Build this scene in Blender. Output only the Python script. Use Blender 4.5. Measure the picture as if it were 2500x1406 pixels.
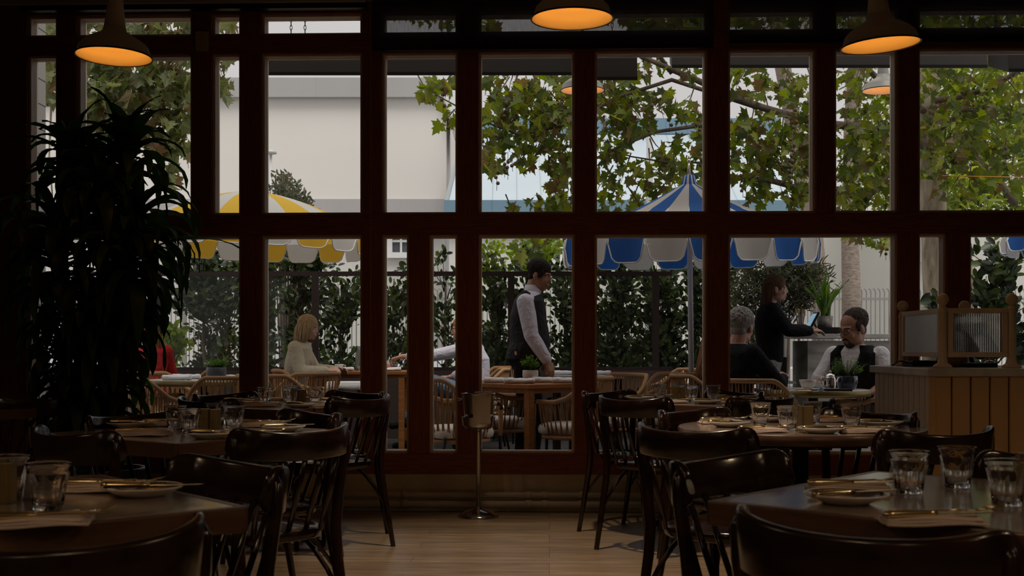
import bpy, math, random
from mathutils import Vector, Matrix, Euler
R = math.radians
PI = math.pi
rnd = random.Random(7)
C = bpy.context.scene.collection
S = bpy.context.scene
for o in list(bpy.data.objects):
    bpy.data.objects.remove(o)

# ------------------------------------------------------------------ camera, sky, exposure
F_PX = 2900.0; HOR = 844.0; YAW = R(1.8); CAM_H = 1.07; WY = 7.67
cam = bpy.data.objects.new('camera', bpy.data.cameras.new('camera')); C.objects.link(cam)
cam.location = (0, 0, CAM_H); cam.rotation_euler = (R(90), 0, YAW)
cam.data.sensor_width = 36; cam.data.lens = 36*F_PX/2500; cam.data.shift_y = (HOR-703)/2500
cam.data.clip_end = 300
cam.data.dof.use_dof = True; cam.data.dof.focus_distance = 7.5; cam.data.dof.aperture_fstop = 9
S.camera = cam
S.view_settings.view_transform = 'Standard'; S.view_settings.look = 'None'
S.view_settings.gamma = 1; S.view_settings.use_curve_mapping = False
S.view_settings.exposure = 0.0
S.cycles.max_bounces = 10; S.cycles.transparent_max_bounces = 24
w = bpy.data.worlds.new('overcast'); S.world = w; w.use_nodes = True
nt = w.node_tree; bg = nt.nodes['Background']
tc = nt.nodes.new('ShaderNodeTexCoord'); sx = nt.nodes.new('ShaderNodeSeparateXYZ'); rp = nt.nodes.new('ShaderNodeValToRGB')
nt.links.new(tc.outputs['Generated'], sx.inputs[0]); nt.links.new(sx.outputs['Z'], rp.inputs[0]); nt.links.new(rp.outputs[0], bg.inputs[0])
rp.color_ramp.elements[0].position = 0.0; rp.color_ramp.elements[0].color = (.60, .565, .57, 1)
rp.color_ramp.elements[1].position = 1.0; rp.color_ramp.elements[1].color = (1.0, .95, .96, 1)
e = rp.color_ramp.elements.new(.35); e.color = (.68, .645, .65, 1)
bg.inputs[1].default_value = 1.0
sun = bpy.data.objects.new('hazy_sun', bpy.data.lights.new('hazy_sun', 'SUN')); C.objects.link(sun)
sun.data.energy = 1.9; sun.data.angle = R(35); sun.data.color = (1, .95, .88)
sun.rotation_euler = (R(27), R(14), 0)      # high behind the restaurant, shining on the street side

def cw(xc, d, z=0.0):
    """room plan: xc metres to the right of the view axis, d metres ahead of the viewer"""
    return Vector((xc*math.cos(YAW)-d*math.sin(YAW), xc*math.sin(YAW)+d*math.cos(YAW), z))
def px(x, d): return (x-1250)/F_PX*d
def at(x, y, d):
    v = cw(px(x, d), d); v.z = CAM_H+(HOR-y)/F_PX*d; return v
def wallpt(x, y, Y=WY):
    t = (x-1250)/F_PX; d = Y/(math.cos(YAW)+t*math.sin(YAW)); return at(x, y, d)

# ------------------------------------------------------------------ materials
def mat(name, col, rough=.5, metal=0, spec=.5, bump=0, bscale=40, var=0, vscale=8, trans=0, emit=None, estr=0, ior=1.45, stretch=None, coat=0):
    m = bpy.data.materials.new(name); m.use_nodes = True
    n = m.node_tree.nodes; l = m.node_tree.links; b = n['Principled BSDF']
    b.inputs['Base Color'].default_value = (*col, 1); b.inputs['Roughness'].default_value = rough
    b.inputs['Metallic'].default_value = metal; b.inputs['IOR'].default_value = ior
    b.inputs['Specular IOR Level'].default_value = spec
    b.inputs['Coat Weight'].default_value = coat; b.inputs['Coat Roughness'].default_value = .15
    if trans: b.inputs['Transmission Weight'].default_value = trans
    if emit: b.inputs['Emission Color'].default_value = (*emit, 1); b.inputs['Emission Strength'].default_value = estr
    if bump or var:
        t = n.new('ShaderNodeTexCoord'); mp = n.new('ShaderNodeMapping'); l.new(t.outputs['Object'], mp.inputs[0])
        if stretch: mp.inputs['Scale'].default_value = stretch
    if var:
        q = n.new('ShaderNodeTexNoise'); q.inputs['Scale'].default_value = vscale; q.inputs['Detail'].default_value = 6; l.new(mp.outputs[0], q.inputs[0])
        r = n.new('ShaderNodeValToRGB'); l.new(q.outputs[0], r.inputs[0]); l.new(r.outputs[0], b.inputs['Base Color'])
        r.color_ramp.elements[0].position = .3; r.color_ramp.elements[1].position = .7
        r.color_ramp.elements[0].color = (*[max(0, c*(1-var)) for c in col], 1); r.color_ramp.elements[1].color = (*[min(1, c*(1+var)) for c in col], 1)
    if bump:
        q = n.new('ShaderNodeTexNoise'); q.inputs['Scale'].default_value = bscale; q.inputs['Detail'].default_value = 5; l.new(mp.outputs[0], q.inputs[0])
        bb = n.new('ShaderNodeBump'); bb.inputs['Strength'].default_value = bump; bb.inputs['Distance'].default_value = .01
        l.new(q.outputs[0], bb.inputs['Height']); l.new(bb.outputs[0], b.inputs['Normal'])
    return m
def leafmat(name, cols, rough=.45, tl=.35, tcol=None):
    """leaf colours vary from leaf to leaf through a per-leaf attribute"""
    m = bpy.data.materials.new(name); m.use_nodes = True; n = m.node_tree.nodes; l = m.node_tree.links
    b = n['Principled BSDF']; out = n['Material Output']; b.inputs['Roughness'].default_value = rough
    a = n.new('ShaderNodeAttribute'); a.attribute_name = 'leaf_id'; r = n.new('ShaderNodeValToRGB'); r.color_ramp.interpolation = 'LINEAR'
    l.new(a.outputs['Fac'], r.inputs[0])
    while len(r.color_ramp.elements) < len(cols): r.color_ramp.elements.new(.5)
    for i, c in enumerate(cols):
        r.color_ramp.elements[i].position = i/(len(cols)-1); r.color_ramp.elements[i].color = (*c, 1)
    l.new(r.outputs[0], b.inputs['Base Color'])
    t = n.new('ShaderNodeBsdfTranslucent'); mx = n.new('ShaderNodeMixShader'); mx.inputs[0].default_value = tl
    g = n.new('ShaderNodeHueSaturation'); g.inputs['Saturation'].default_value = 1.15; g.inputs['Value'].default_value = 1.7
    l.new(r.outputs[0], g.inputs['Color']); l.new(g.outputs[0], t.inputs[0])
    l.new(b.outputs[0], mx.inputs[1]); l.new(t.outputs[0], mx.inputs[2]); l.new(mx.outputs[0], out.inputs[0])
    return m
def clothmat(name, col, tl=.35, rough=.9):
    m = mat(name, col, rough); n = m.node_tree.nodes; l = m.node_tree.links
    t = n.new('ShaderNodeBsdfTranslucent'); t.inputs[0].default_value = (*col, 1); mx = n.new('ShaderNodeMixShader'); mx.inputs[0].default_value = tl
    l.new(n['Principled BSDF'].outputs[0], mx.inputs[1]); l.new(t.outputs[0], mx.inputs[2]); l.new(mx.outputs[0], n['Material Output'].inputs[0]); return m
def panemat(name, tint=(1, 1, 1), refl=1.0, rough=0.0, haze=0.0):
    m = bpy.data.materials.new(name); m.use_nodes = True; n = m.node_tree.nodes; l = m.node_tree.links
    n.remove(n['Principled BSDF']); out = n['Material Output']
    t = n.new('ShaderNodeBsdfTransparent'); t.inputs[0].default_value = (*tint, 1)
    g = n.new('ShaderNodeBsdfGlossy'); g.inputs['Roughness'].default_value = rough; g.inputs[0].default_value = (refl, refl, refl, 1)
    f = n.new('ShaderNodeFresnel'); f.inputs[0].default_value = 1.35; mx = n.new('ShaderNodeMixShader')
    l.new(f.outputs[0], mx.inputs[0]); l.new(t.outputs[0], mx.inputs[1]); l.new(g.outputs[0], mx.inputs[2])
    last = mx
    if haze:
        d = n.new('ShaderNodeBsdfDiffuse'); d.inputs[0].default_value = (.55, .53, .5, 1); m2 = n.new('ShaderNodeMixShader'); m2.inputs[0].default_value = haze
        l.new(mx.outputs[0], m2.inputs[1]); l.new(d.outputs[0], m2.inputs[2]); last = m2
    l.new(last.outputs[0], out.inputs[0]); return m
def woodmat(name, c1, c2, rough, scale=(1, 14, 14), coat=0, spec=.5):
    m = mat(name, c1, rough, spec=spec, coat=coat); n = m.node_tree.nodes; l = m.node_tree.links; b = n['Principled BSDF']
    t = n.new('ShaderNodeTexCoord'); mp = n.new('ShaderNodeMapping'); mp.inputs['Scale'].default_value = scale; l.new(t.outputs['Object'], mp.inputs[0])
    q = n.new('ShaderNodeTexNoise'); q.inputs['Scale'].default_value = 4; q.inputs['Detail'].default_value = 8; q.inputs['Distortion'].default_value = .6; l.new(mp.outputs[0], q.inputs[0])
    r = n.new('ShaderNodeValToRGB'); r.color_ramp.elements[0].position = .35; r.color_ramp.elements[1].position = .68
    r.color_ramp.elements[0].color = (*c1, 1); r.color_ramp.elements[1].color = (*c2, 1); l.new(q.outputs[0], r.inputs[0]); l.new(r.outputs[0], b.inputs['Base Color'])
    return m
def planks(name):
    m = mat(name, (.3, .2, .1), .36); n = m.node_tree.nodes; l = m.node_tree.links; b = n['Principled BSDF']
    t = n.new('ShaderNodeTexCoord'); br = n.new('ShaderNodeTexBrick'); l.new(t.outputs['Object'], br.inputs[0])
    br.inputs['Scale'].default_value = 1; br.inputs['Brick Width'].default_value = 1.6; br.inputs['Row Height'].default_value = .15; br.inputs['Mortar Size'].default_value = .0014
    br.inputs['Color1'].default_value = (.44, .31, .19, 1); br.inputs['Color2'].default_value = (.30, .205, .12, 1); br.inputs['Mortar'].default_value = (.12, .08, .05, 1); br.offset = .43; br.offset_frequency = 3
    mp = n.new('ShaderNodeMapping'); mp.inputs['Scale'].default_value = (1.2, 12, 1); l.new(t.outputs['Object'], mp.inputs[0])
    q = n.new('ShaderNodeTexNoise'); q.inputs['Scale'].default_value = 2.2; q.inputs['Detail'].default_value = 8; q.inputs['Distortion'].default_value = .8; l.new(mp.outputs[0], q.inputs[0])
    r = n.new('ShaderNodeValToRGB'); r.color_ramp.elements[0].position = .3; r.color_ramp.elements[1].position = .65; r.color_ramp.elements[0].color = (.42, .40, .38, 1); r.color_ramp.elements[1].color = (1, 1, 1, 1); l.new(q.outputs[0], r.inputs[0])
    mx = n.new('ShaderNodeMix'); mx.data_type = 'RGBA'; mx.blend_type = 'MULTIPLY'; mx.inputs[0].default_value = .8
    l.new(br.outputs[0], mx.inputs[6]); l.new(r.outputs[0], mx.inputs[7]); l.new(mx.outputs[2], b.inputs['Base Color'])
    bp = n.new('ShaderNodeBump'); bp.inputs['Strength'].default_value = .12; bp.inputs['Distance'].default_value = .01; l.new(q.outputs[0], bp.inputs['Height']); l.new(bp.outputs[0], b.inputs['Normal'])
    return m
def stripes(name, c1, c2, nseg, phase=0.0):
    """cloth panels alternating around the pole (object Z axis)"""
    m = clothmat(name, c1); n = m.node_tree.nodes; l = m.node_tree.links
    t = n.new('ShaderNodeTexCoord'); s = n.new('ShaderNodeSeparateXYZ'); l.new(t.outputs['Object'], s.inputs[0])
    a = n.new('ShaderNodeMath'); a.operation = 'ARCTAN2'; l.new(s.outputs['Y'], a.inputs[0]); l.new(s.outputs['X'], a.inputs[1])
    u = n.new('ShaderNodeMath'); u.operation = 'MULTIPLY_ADD'; u.inputs[1].default_value = nseg/2/(2*PI); u.inputs[2].default_value = 10+phase; l.new(a.outputs[0], u.inputs[0])
    f = n.new('ShaderNodeMath'); f.operation = 'FRACT'; l.new(u.outputs[0], f.inputs[0])
    g = n.new('ShaderNodeMath'); g.operation = 'GREATER_THAN'; g.inputs[1].default_value = .5; l.new(f.outputs[0], g.inputs[0])
    mx = n.new('ShaderNodeMix'); mx.data_type = 'RGBA'; l.new(g.outputs[0], mx.inputs[0]); mx.inputs[6].default_value = (*c1, 1); mx.inputs[7].default_value = (*c2, 1)
    l.new(mx.outputs[2], n['Principled BSDF'].inputs['Base Color'])
    for nn in n:
        if nn.type == 'BSDF_TRANSLUCENT': l.new(mx.outputs[2], nn.inputs[0])
    return m
def seams(name, col, width, axis='X', dark=.75, rough=.6, soft=.06):
    """flat cladding with vertical joints"""
    m = mat(name, col, rough); n = m.node_tree.nodes; l = m.node_tree.links; b = n['Principled BSDF']
    t = n.new('ShaderNodeTexCoord'); s = n.new('ShaderNodeSeparateXYZ'); l.new(t.outputs['Object'], s.inputs[0])
    d = n.new('ShaderNodeMath'); d.operation = 'DIVIDE'; d.inputs[1].default_value = width; l.new(s.outputs[axis], d.inputs[0])
    f = n.new('ShaderNodeMath'); f.operation = 'FRACT'; l.new(d.outputs[0], f.inputs[0])
    r = n.new('ShaderNodeValToRGB'); l.new(f.outputs[0], r.inputs[0]); r.color_ramp.elements[0].position = 0; r.color_ramp.elements[1].position = soft
    r.color_ramp.elements[0].color = (*[c*dark for c in col], 1); r.color_ramp.elements[1].color = (*col, 1)
    q = n.new('ShaderNodeTexNoise'); q.inputs['Scale'].default_value = .7; q.inputs['Detail'].default_value = 5; l.new(t.outputs['Object'], q.inputs[0])
    mr = n.new('ShaderNodeMapRange'); mr.inputs['To Min'].default_value = .88; mr.inputs['To Max'].default_value = 1.08; l.new(q.outputs[0], mr.inputs[0])
    mx = n.new('ShaderNodeMix'); mx.data_type = 'RGBA'; mx.blend_type = 'MULTIPLY'; mx.inputs[0].default_value = 1; l.new(r.outputs[0], mx.inputs[6]); l.new(mr.outputs[0], mx.inputs[7]); l.new(mx.outputs[2], b.inputs['Base Color'])
    return m

MT = dict(
    frame=woodmat('mahogany frame', (.17, .045, .028), (.30, .085, .05), .55, (2, 2, 30)),
    framev=woodmat('mahogany post', (.17, .045, .028), (.30, .085, .05), .55, (30, 30, 2)),
    jamb=woodmat('pale window stop', (.70, .53, .40), (.80, .64, .50), .6, (10, 10, 2)),
    chair=woodmat('ebonised bentwood', (.014, .006, .0045), (.026, .010, .007), .22, (6, 6, 6), coat=.2),
    tabletop=woodmat('waxed table top', (.30, .22, .17), (.42, .33, .27), .16, (2, 12, 12), coat=.6),
    tableedge=woodmat('table edge wood', (.085, .042, .026), (.13, .070, .042), .3),
    iron=mat('black iron', (.012, .011, .011), .4, .6),
    plaster=mat('cream plaster', (.52, .44, .32), .8, bump=.15, var=.12, vscale=5),
    ceil=mat('cream ceiling', (.42, .38, .32), .8),
    darkwall=mat('dark wall', (.06, .045, .04), .7, var=.2),
    pane=panemat('window glass', (.97, .98, .97), .55),
    fpane=panemat('fence glass', (.93, .94, .93), .4, haze=.004),
    smoke=panemat('smoked glass', (.5, .5, .5), .5, haze=.05),
    glass=mat('clear tumbler glass', (1, 1, 1), .02, trans=1, ior=1.45),
    brass=mat('brushed brass', (.82, .66, .38), .25, 1),
    oldbrass=mat('aged brass edge', (.26, .20, .08), .5, .8),
    caddy=mat('ridged brass tin', (.30, .22, .10), .45, .7),
    steel=mat('polished steel', (.72, .70, .68), .16, 1),
    steelb=mat('brushed steel pole', (.62, .58, .5), .28, 1),
    lampout=mat('cream enamel outside', (.68, .60, .48), .35, coat=.4),
    lampin=mat('white enamel inside', (.85, .80, .68), .6),
    napk=mat('blush linen', (.74, .60, .53), .95, bump=.3, bscale=90),
    cream=mat('cream linen', (.66, .58, .50), .95, bump=.3, bscale=90),
    white=mat('white linen', (.85, .84, .84), .95, bump=.3, bscale=60),
    ceramic=mat('white ceramic', (.80, .76, .70), .25, coat=.3),
    stone=mat('plate well glaze', (.08, .05, .04), .25, var=.9, vscale=60, coat=.5),
    rattan=mat('honey rope', (.42, .235, .11), .75, bump=.3, bscale=200),
    cord=mat('honey cord', (.33, .165, .062), .75),
    cushion=mat('cream cushion', (.80, .74, .64), .9, bump=.2),
    blackm=mat('black metal', (.015, .015, .016), .45, .5),
    marble=mat('white marble', (.62, .60, .58), .3, var=.25, vscale=6),
    greymarble=mat('grey marble', (.42, .40, .37), .45, var=.3, vscale=5, stretch=(1, 1, 3)),
    soil=mat('soil', (.03, .02, .012), .95),
    paving=mat('dark paving', (.035, .033, .032), .75, spec=.2, var=.3, vscale=3),
    asphalt=mat('pale street', (.28, .27, .25), .9, var=.1),
    woodout=woodmat('oiled table wood', (.24, .085, .025), (.36, .14, .04), .55, spec=.25),
    skin=mat('skin', (.50, .27, .19), .5), skin2=mat('tanned skin', (.38, .19, .12), .5), skinf=mat('fair skin', (.58, .34, .26), .5),
    eye=mat('eye white', (.8, .78, .75), .2), iris=mat('dark iris', (.02, .012, .01), .2), lip=mat('lips', (.42, .14, .12), .5),
    barkdk=mat('dark branch bark', (.13, .095, .075), .9, bump=.5, bscale=14, var=.4, vscale=9),
    bark=mat('mottled sycamore bark', (.36, .29, .21), .9, bump=.6, bscale=12, var=.6, vscale=9, stretch=(1, 1, .35)),
    twig=mat('twig bark', (.13, .09, .065), .9, var=.3),
    palmbark=mat('grey palm bark', (.30, .24, .20), .9, bump=.8, bscale=10, var=.35, vscale=14, stretch=(1, 1, 3)),
    meshdk=mat('dark perforated metal', (.05, .045, .045), .6, .3),
    fencedk=mat('dark red fence steel', (.022, .011, .010), .5, .2),
)

# ------------------------------------------------------------------ mesh builder
class MB:
    def __init__(s): s.v = []; s.f = []; s.sm = []; s.a = []
    def add(s, vs, fs, smooth=True, fac=0.0):
        n = len(s.v); s.v += [tuple(v) for v in vs]; s.f += [tuple(i+n for i in f) for f in fs]; s.sm += [smooth]*len(fs); s.a += [fac]*len(vs); return s
    def box(s, c, d, rz=0, rot=None):
        hx, hy, hz = d[0]/2, d[1]/2, d[2]/2; M = rot or Matrix.Rotation(rz, 3, 'Z'); c = Vector(c)
        vs = [c+M@Vector((x*hx, y*hy, z*hz)) for x in (-1, 1) for y in (-1, 1) for z in (-1, 1)]
        return s.add(vs, [(0, 1, 3, 2), (4, 6, 7, 5), (0, 4, 5, 1), (2, 3, 7, 6), (0, 2, 6, 4), (1, 5, 7, 3)], False)
    def tube(s, pts, r, n=8, rx=None, cap=True, up=None):
        pts = [Vector(p) for p in pts]; rs = r if isinstance(r, (list, tuple)) else [r]*len(pts); vs = []; fs = []
        prev = None
        for i, p in enumerate(pts):
            t = (pts[min(i+1, len(pts)-1)]-pts[max(i-1, 0)])
            t = t.normalized() if t.length > 1e-9 else Vector((0, 0, 1))
            if prev is None:
                u = Vector(up) if up else (Vector((0, 0, 1)) if abs(t.z) < .9 else Vector((1, 0, 0)))
            else: u = prev
            a = (u-t*u.dot(t)).normalized(); b = t.cross(a); prev = a
            ka = rs[i]; kb = rs[i]*(rx if rx else 1)
            for k in range(n):
                th = 2*PI*k/n; vs.append(p+a*math.cos(th)*ka+b*math.sin(th)*kb)
        for i in range(len(pts)-1):
            for k in range(n):
                k2 = (k+1) % n; fs.append((i*n+k, i*n+k2, (i+1)*n+k2, (i+1)*n+k))
        if cap: fs.append(tuple(range(n-1, -1, -1))); fs.append(tuple((len(pts)-1)*n+k for k in range(n)))
        return s.add(vs, fs)
    def lathe(s, prof, n=24, c=(0, 0, 0), flute=None, close=False, sx=1, sy=1, cap=True):
        vs = []; fs = []; c = Vector(c)
        for (r, z) in prof:
            for k in range(n):
                th = 2*PI*k/n; rr = r*(flute(th, z) if flute else 1); vs.append(c+Vector((rr*math.cos(th)*sx, rr*math.sin(th)*sy, z)))
        m = len(prof)
        for i in range(m-1 if not close else m):
            j = (i+1) % m
            for k in range(n):
                k2 = (k+1) % n; fs.append((i*n+k, i*n+k2, j*n+k2, j*n+k))
        if not close and cap:
            if prof[0][0] > 1e-4: fs.append(tuple(range(n-1, -1, -1)))
            if prof[-1][0] > 1e-4: fs.append(tuple((m-1)*n+k for k in range(n)))
        return s.add(vs, fs)
    def ell(s, c, r, rot=None, n=12, m=8):
        c = Vector(c); M = rot or Matrix.Identity(3); r = (r, r, r) if not isinstance(r, (tuple, list)) else r
        vs = [c+M@Vector((0, 0, -r[2]))]; fs = []
        for i in range(1, m):
            ph = -PI/2+PI*i/m
            for k in range(n):
                th = 2*PI*k/n; vs.append(c+M@Vector((r[0]*math.cos(ph)*math.cos(th), r[1]*math.cos(ph)*math.sin(th), r[2]*math.sin(ph))))
        vs.append(c+M@Vector((0, 0, r[2]))); last = len(vs)-1
        for k in range(n): fs.append((0, 1+(k+1) % n, 1+k)); fs.append((last, 1+(m-2)*n+k, 1+(m-2)*n+(k+1) % n))
        for i in range(m-2):
            for k in range(n):
                a = 1+i*n+k; b = 1+i*n+(k+1) % n; fs.append((a, b, b+n, a+n))
        return s.add(vs, fs)
    def cap(s, p0, r0, p1, r1, n=12):
        """tapered limb with round ends"""
        p0 = Vector(p0); p1 = Vector(p1); d = p1-p0; L = d.length
        if L < 1e-6: return s.ell(p0, max(r0, r1))
        t = d/L; pts = []; rs = []
        for k in range(4):
            a = PI/2*(1-k/4.); pts.append(p0-t*r0*math.sin(a)); rs.append(max(r0*math.cos(a), r0*.05))
        pts += [p0, p1]; rs += [r0, r1]
        for k in range(1, 5):
            a = PI/2*k/4.; pts.append(p1+t*r1*math.sin(a)); rs.append(max(r1*math.cos(a), r1*.05))
        return s.tube(pts, rs, n)
    def chain(s, pts, rs):
        for i in range(len(pts)-1): s.cap(pts[i], rs[i], pts[i+1], rs[i+1])
        return s
    def loft(s, secs, n=20, p=2.3):
        """secs: (centre, rx, ry[, tilt])"""
        vs = []; fs = []
        for sc in secs:
            c = Vector(sc[0]); tilt = sc[3] if len(sc) > 3 else 0
            for k in range(n):
                th = 2*PI*k/n; a = math.cos(th); b = math.sin(th)
                x = sc[1]*math.copysign(abs(a)**(2/p), a); y = sc[2]*math.copysign(abs(b)**(2/p), b)
                vs.append(c+Vector((x*math.cos(tilt), y, -x*math.sin(tilt))))
        for i in range(len(secs)-1):
            for k in range(n): fs.append((i*n+k, i*n+(k+1) % n, (i+1)*n+(k+1) % n, (i+1)*n+k))
        fs.append(tuple(range(n-1, -1, -1))); fs.append(tuple((len(secs)-1)*n+k for k in range(n)))
        return s.add(vs, fs)
    def prism(s, pts, z0, z1, smooth=False):
        n = len(pts); vs = [(x, y, z0) for x, y in pts]+[(x, y, z1) for x, y in pts]
        fs = [tuple(range(n-1, -1, -1)), tuple(range(n, 2*n))]+[(k, (k+1) % n, (k+1) % n+n, k+n) for k in range(n)]
        return s.add(vs, fs, smooth)
    def grid(s, rows, smooth=True, closed=False):
        m = len(rows); n = len(rows[0]); vs = [p for r in rows for p in r]; fs = []
        for i in range(m-1):
            for k in range(n-1 if not closed else n): k2 = (k+1) % n; fs.append((i*n+k, i*n+k2, (i+1)*n+k2, (i+1)*n+k))
        return s.add(vs, fs, smooth)
    def build(s, name, m, parent=None, loc=None, rz=0, bevel=0, thick=0, remesh=0, smooth=0, sub=0, auto=None):
        me = bpy.data.meshes.new(name); me.from_pydata(s.v, [], s.f); me.polygons.foreach_set('use_smooth', s.sm)
        if any(s.a):
            at_ = me.attributes.new('leaf_id', 'FLOAT', 'POINT'); at_.data.foreach_set('value', s.a)
        me.update(); me.validate(); o = bpy.data.objects.new(name, me); C.objects.link(o)
        if m: me.materials.append(MT[m] if isinstance(m, str) else m)
        if parent: o.parent = parent
        if loc is not None: o.location = loc
        o.rotation_euler.z = rz
        if remesh:
            q = o.modifiers.new('r', 'REMESH'); q.mode = 'VOXEL'; q.voxel_size = remesh; q.use_smooth_shade = True
        if smooth:
            q = o.modifiers.new('s', 'SMOOTH'); q.iterations = smooth; q.factor = .5
        if thick: q = o.modifiers.new('t', 'SOLIDIFY'); q.thickness = thick; q.offset = 0
        if bevel: q = o.modifiers.new('b', 'BEVEL'); q.width = bevel; q.segments = 2; q.limit_method = 'ANGLE'
        if sub: q = o.modifiers.new('u', 'SUBSURF'); q.levels = sub; q.render_levels = sub
        return o
def tag(o, label=None, cat=None, group=None, kind=None):
    if label: o['label'] = label
    if cat: o['category'] = cat
    if group: o['group'] = group
    if kind: o['kind'] = kind
    return o
def empty(name, loc=(0, 0, 0), rz=0, label=None, cat=None, group=None):
    o = bpy.data.objects.new(name, None); C.objects.link(o); o.location = loc; o.rotation_euler.z = rz; o.empty_display_size = .1
    return tag(o, label, cat, group)
def kids(o): return [c for c in C.objects if c.parent == o]
def dup(o, loc=None, rz=None, label=None, parent=None, group=None):
    c = o.copy(); C.objects.link(c)
    if parent is not None: c.parent = parent
    if loc is not None: c.location = loc
    if rz is not None: c.rotation_euler.z = rz
    if label: c['label'] = label
    if group: c['group'] = group
    for k in kids(o): dup(k, parent=c)
    return c
def struct(o): o['kind'] = 'structure'; return o
PROTO = {}
def place(key, maker, loc, rz=0, label=None, group=None, cat=None):
    """first call builds the thing, later calls copy it and its parts"""
    if key not in PROTO: o = maker(); PROTO[key] = o; o.location = loc; o.rotation_euler.z = rz
    else: o = dup(PROTO[key], loc, rz)
    return tag(o, label, cat, group)
# ------------------------------------------------------------------ the room
def slab(name, x0, x1, y0, y1, z0, z1, m):
    return struct(MB().box(((x0+x1)/2, (y0+y1)/2, (z0+z1)/2), (x1-x0, y1-y0, z1-z0)).build(name, m))
XL = wallpt(62, 800).x; XR = 4.6; YB = -2.2; ZC = 3.30; WT = .12
slab('floor', XL-.6, XR, YB, WY+.0, -.1, 0, planks('oak plank floor'))
slab('ceiling', XL-.6, XR, YB, WY+.14, ZC, ZC+.1, 'ceil')
slab('wall_rear', XL-.6, XR, YB-.1, YB, 0, ZC, 'darkwall')
slab('wall_right', XR, XR+.1, YB-.1, WY+WT, 0, ZC, 'darkwall')
# brick-like side wall at the left
m = mat('dark painted brick', (.075, .06, .052), .7); n = m.node_tree.nodes; l = m.node_tree.links
t_ = n.new('ShaderNodeTexCoord'); sp_ = n.new('ShaderNodeSeparateXYZ'); cb_ = n.new('ShaderNodeCombineXYZ'); l.new(t_.outputs['Object'], sp_.inputs[0]); l.new(sp_.outputs['Y'], cb_.inputs['X']); l.new(sp_.outputs['Z'], cb_.inputs['Y'])
b_ = n.new('ShaderNodeTexBrick'); l.new(cb_.outputs[0], b_.inputs[0]); b_.inputs['Scale'].default_value = 1; b_.inputs['Brick Width'].default_value = 1.2; b_.inputs['Row Height'].default_value = .14; b_.inputs['Mortar Size'].default_value = .004
b_.inputs['Color1'].default_value = (.085, .066, .057, 1); b_.inputs['Color2'].default_value = (.07, .056, .05, 1); b_.inputs['Mortar'].default_value = (.02, .015, .012, 1); l.new(b_.outputs[0], n['Principled BSDF'].inputs['Base Color'])
struct(MB().box((XL-.40, (YB+WY)/2, ZC/2), (.1, WY-YB, ZC)).build('wall_left', m))

def zrow(y): return wallpt(1250, y).z
FY = WY-.002; FD = .115
def bar(name, x0, x1, z0, z1, m, y=FY, d=FD, bev=.003):
    return struct(MB().box(((x0+x1)/2, y+d/2, (z0+z1)/2), (x1-x0, d, z1-z0)).build(name, m, bevel=bev))
def X(x): return wallpt(x, 800).x
zT1, zT0 = zrow(28), zrow(80)      # transom glass
zM1, zM0 = zrow(125), zrow(522)    # upper glass
zL1, zL0 = zrow(572), zrow(1108)   # lower glass
zB = zrow(1158)
# masonry under the frame, and the frame itself: rails, through posts and short mullions
slab('wall_front', XL-.5, XR, WY+.004, WY+.15, 0, zB, 'plaster')
nt_ = [0]
def trim(*a, **k): nt_[0] += 1; return bar('trim_%d' % nt_[0], *a, **k)
xe = X(2640); xs = XL-.38
trim(xs, xe, zB, zL0, 'frame'); trim(xs, xe, zL1, zM0, 'frame'); trim(xs, xe, zM1, zT0, 'frame'); trim(xs, xe, zT1, ZC, 'frame')
posts = [(-60, 66), (587, 638), (884, 932), (1117, 1168), (1403, 1452), (1727, 1778), (2193, 2243)]
for a, b in posts:
    a_ = xs if a < 0 else X(a)
    for z0, z1 in ((zL0, zL1), (zM0, zM1), (zT0, zT1)):
        if a == 1403 and z0 == zT0: continue
        trim(a_, X(b), z0, z1, 'framev')
for a, b in ((258, 292), (998, 1048), (2312, 2368)): trim(X(a), X(b), zL0, zL1, 'framev')
for a, b in ((138, 187), (468, 517), (1992, 2038)): trim(X(a), X(b), zM0, zM1, 'framev')
for a, b in ((138, 187), (468, 517), (1992, 2038)): trim(X(a), X(b), zT0, zT1, 'framev')
bx0 = wallpt(2700, 800).x
wn = [0]
def window(x0, x1, z0, z1):
    wn[0] += 1
    e = empty('window_%d' % wn[0], (X(x0), WY+.08, z0)); struct(e)
    w_ = X(x1)-X(x0); h = z1-z0
    fr = MB(); s_ = .016
    for c, d in (((s_/2, .0, h/2), (s_, .11, h)), ((w_-s_/2, .0, h/2), (s_, .11, h)), ((w_/2, .0, h-s_/2), (w_-2*s_, .11, s_)), ((w_/2, .0, s_/2), (w_-2*s_, .11, s_))):
        fr.box(c, d)
    fr.build('window_stop', 'jamb', e, bevel=.002)
    MB().box((w_/2, .03, h/2), (w_-2*s_, .006, h-2*s_)).build('window_pane', 'pane', e)
T_ = [(66, 138), (187, 468), (517, 587), (638, 884), (932, 1117), (1168, 1727), (1778, 1992), (2038, 2193), (2243, 2640)]
M_ = [(66, 138), (187, 468), (517, 587), (638, 884), (932, 1117), (1168, 1403), (1452, 1727), (1778, 1992), (2038, 2193), (2243, 2640)]
L_ = [(66, 258), (292, 587), (638, 884), (932, 998), (1048, 1117), (1168, 1403), (1452, 1727), (1778, 2193), (2243, 2312), (2368, 2640)]
for a, b in T_: window(a, b, zT0, zT1)
for a, b in M_: window(a, b, zM0, zM1)
for a, b in L_: window(a, b, zL0, zL1)
slab('wall_front_upper', XL-.5, XR, WY+.02, WY+.16, ZC+.1, 6.8, 'plaster')
slab('wall_front_end', xe, XR, WY, WY+.12, zB, ZC, 'darkwall').name = 'wall_front_right'
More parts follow.
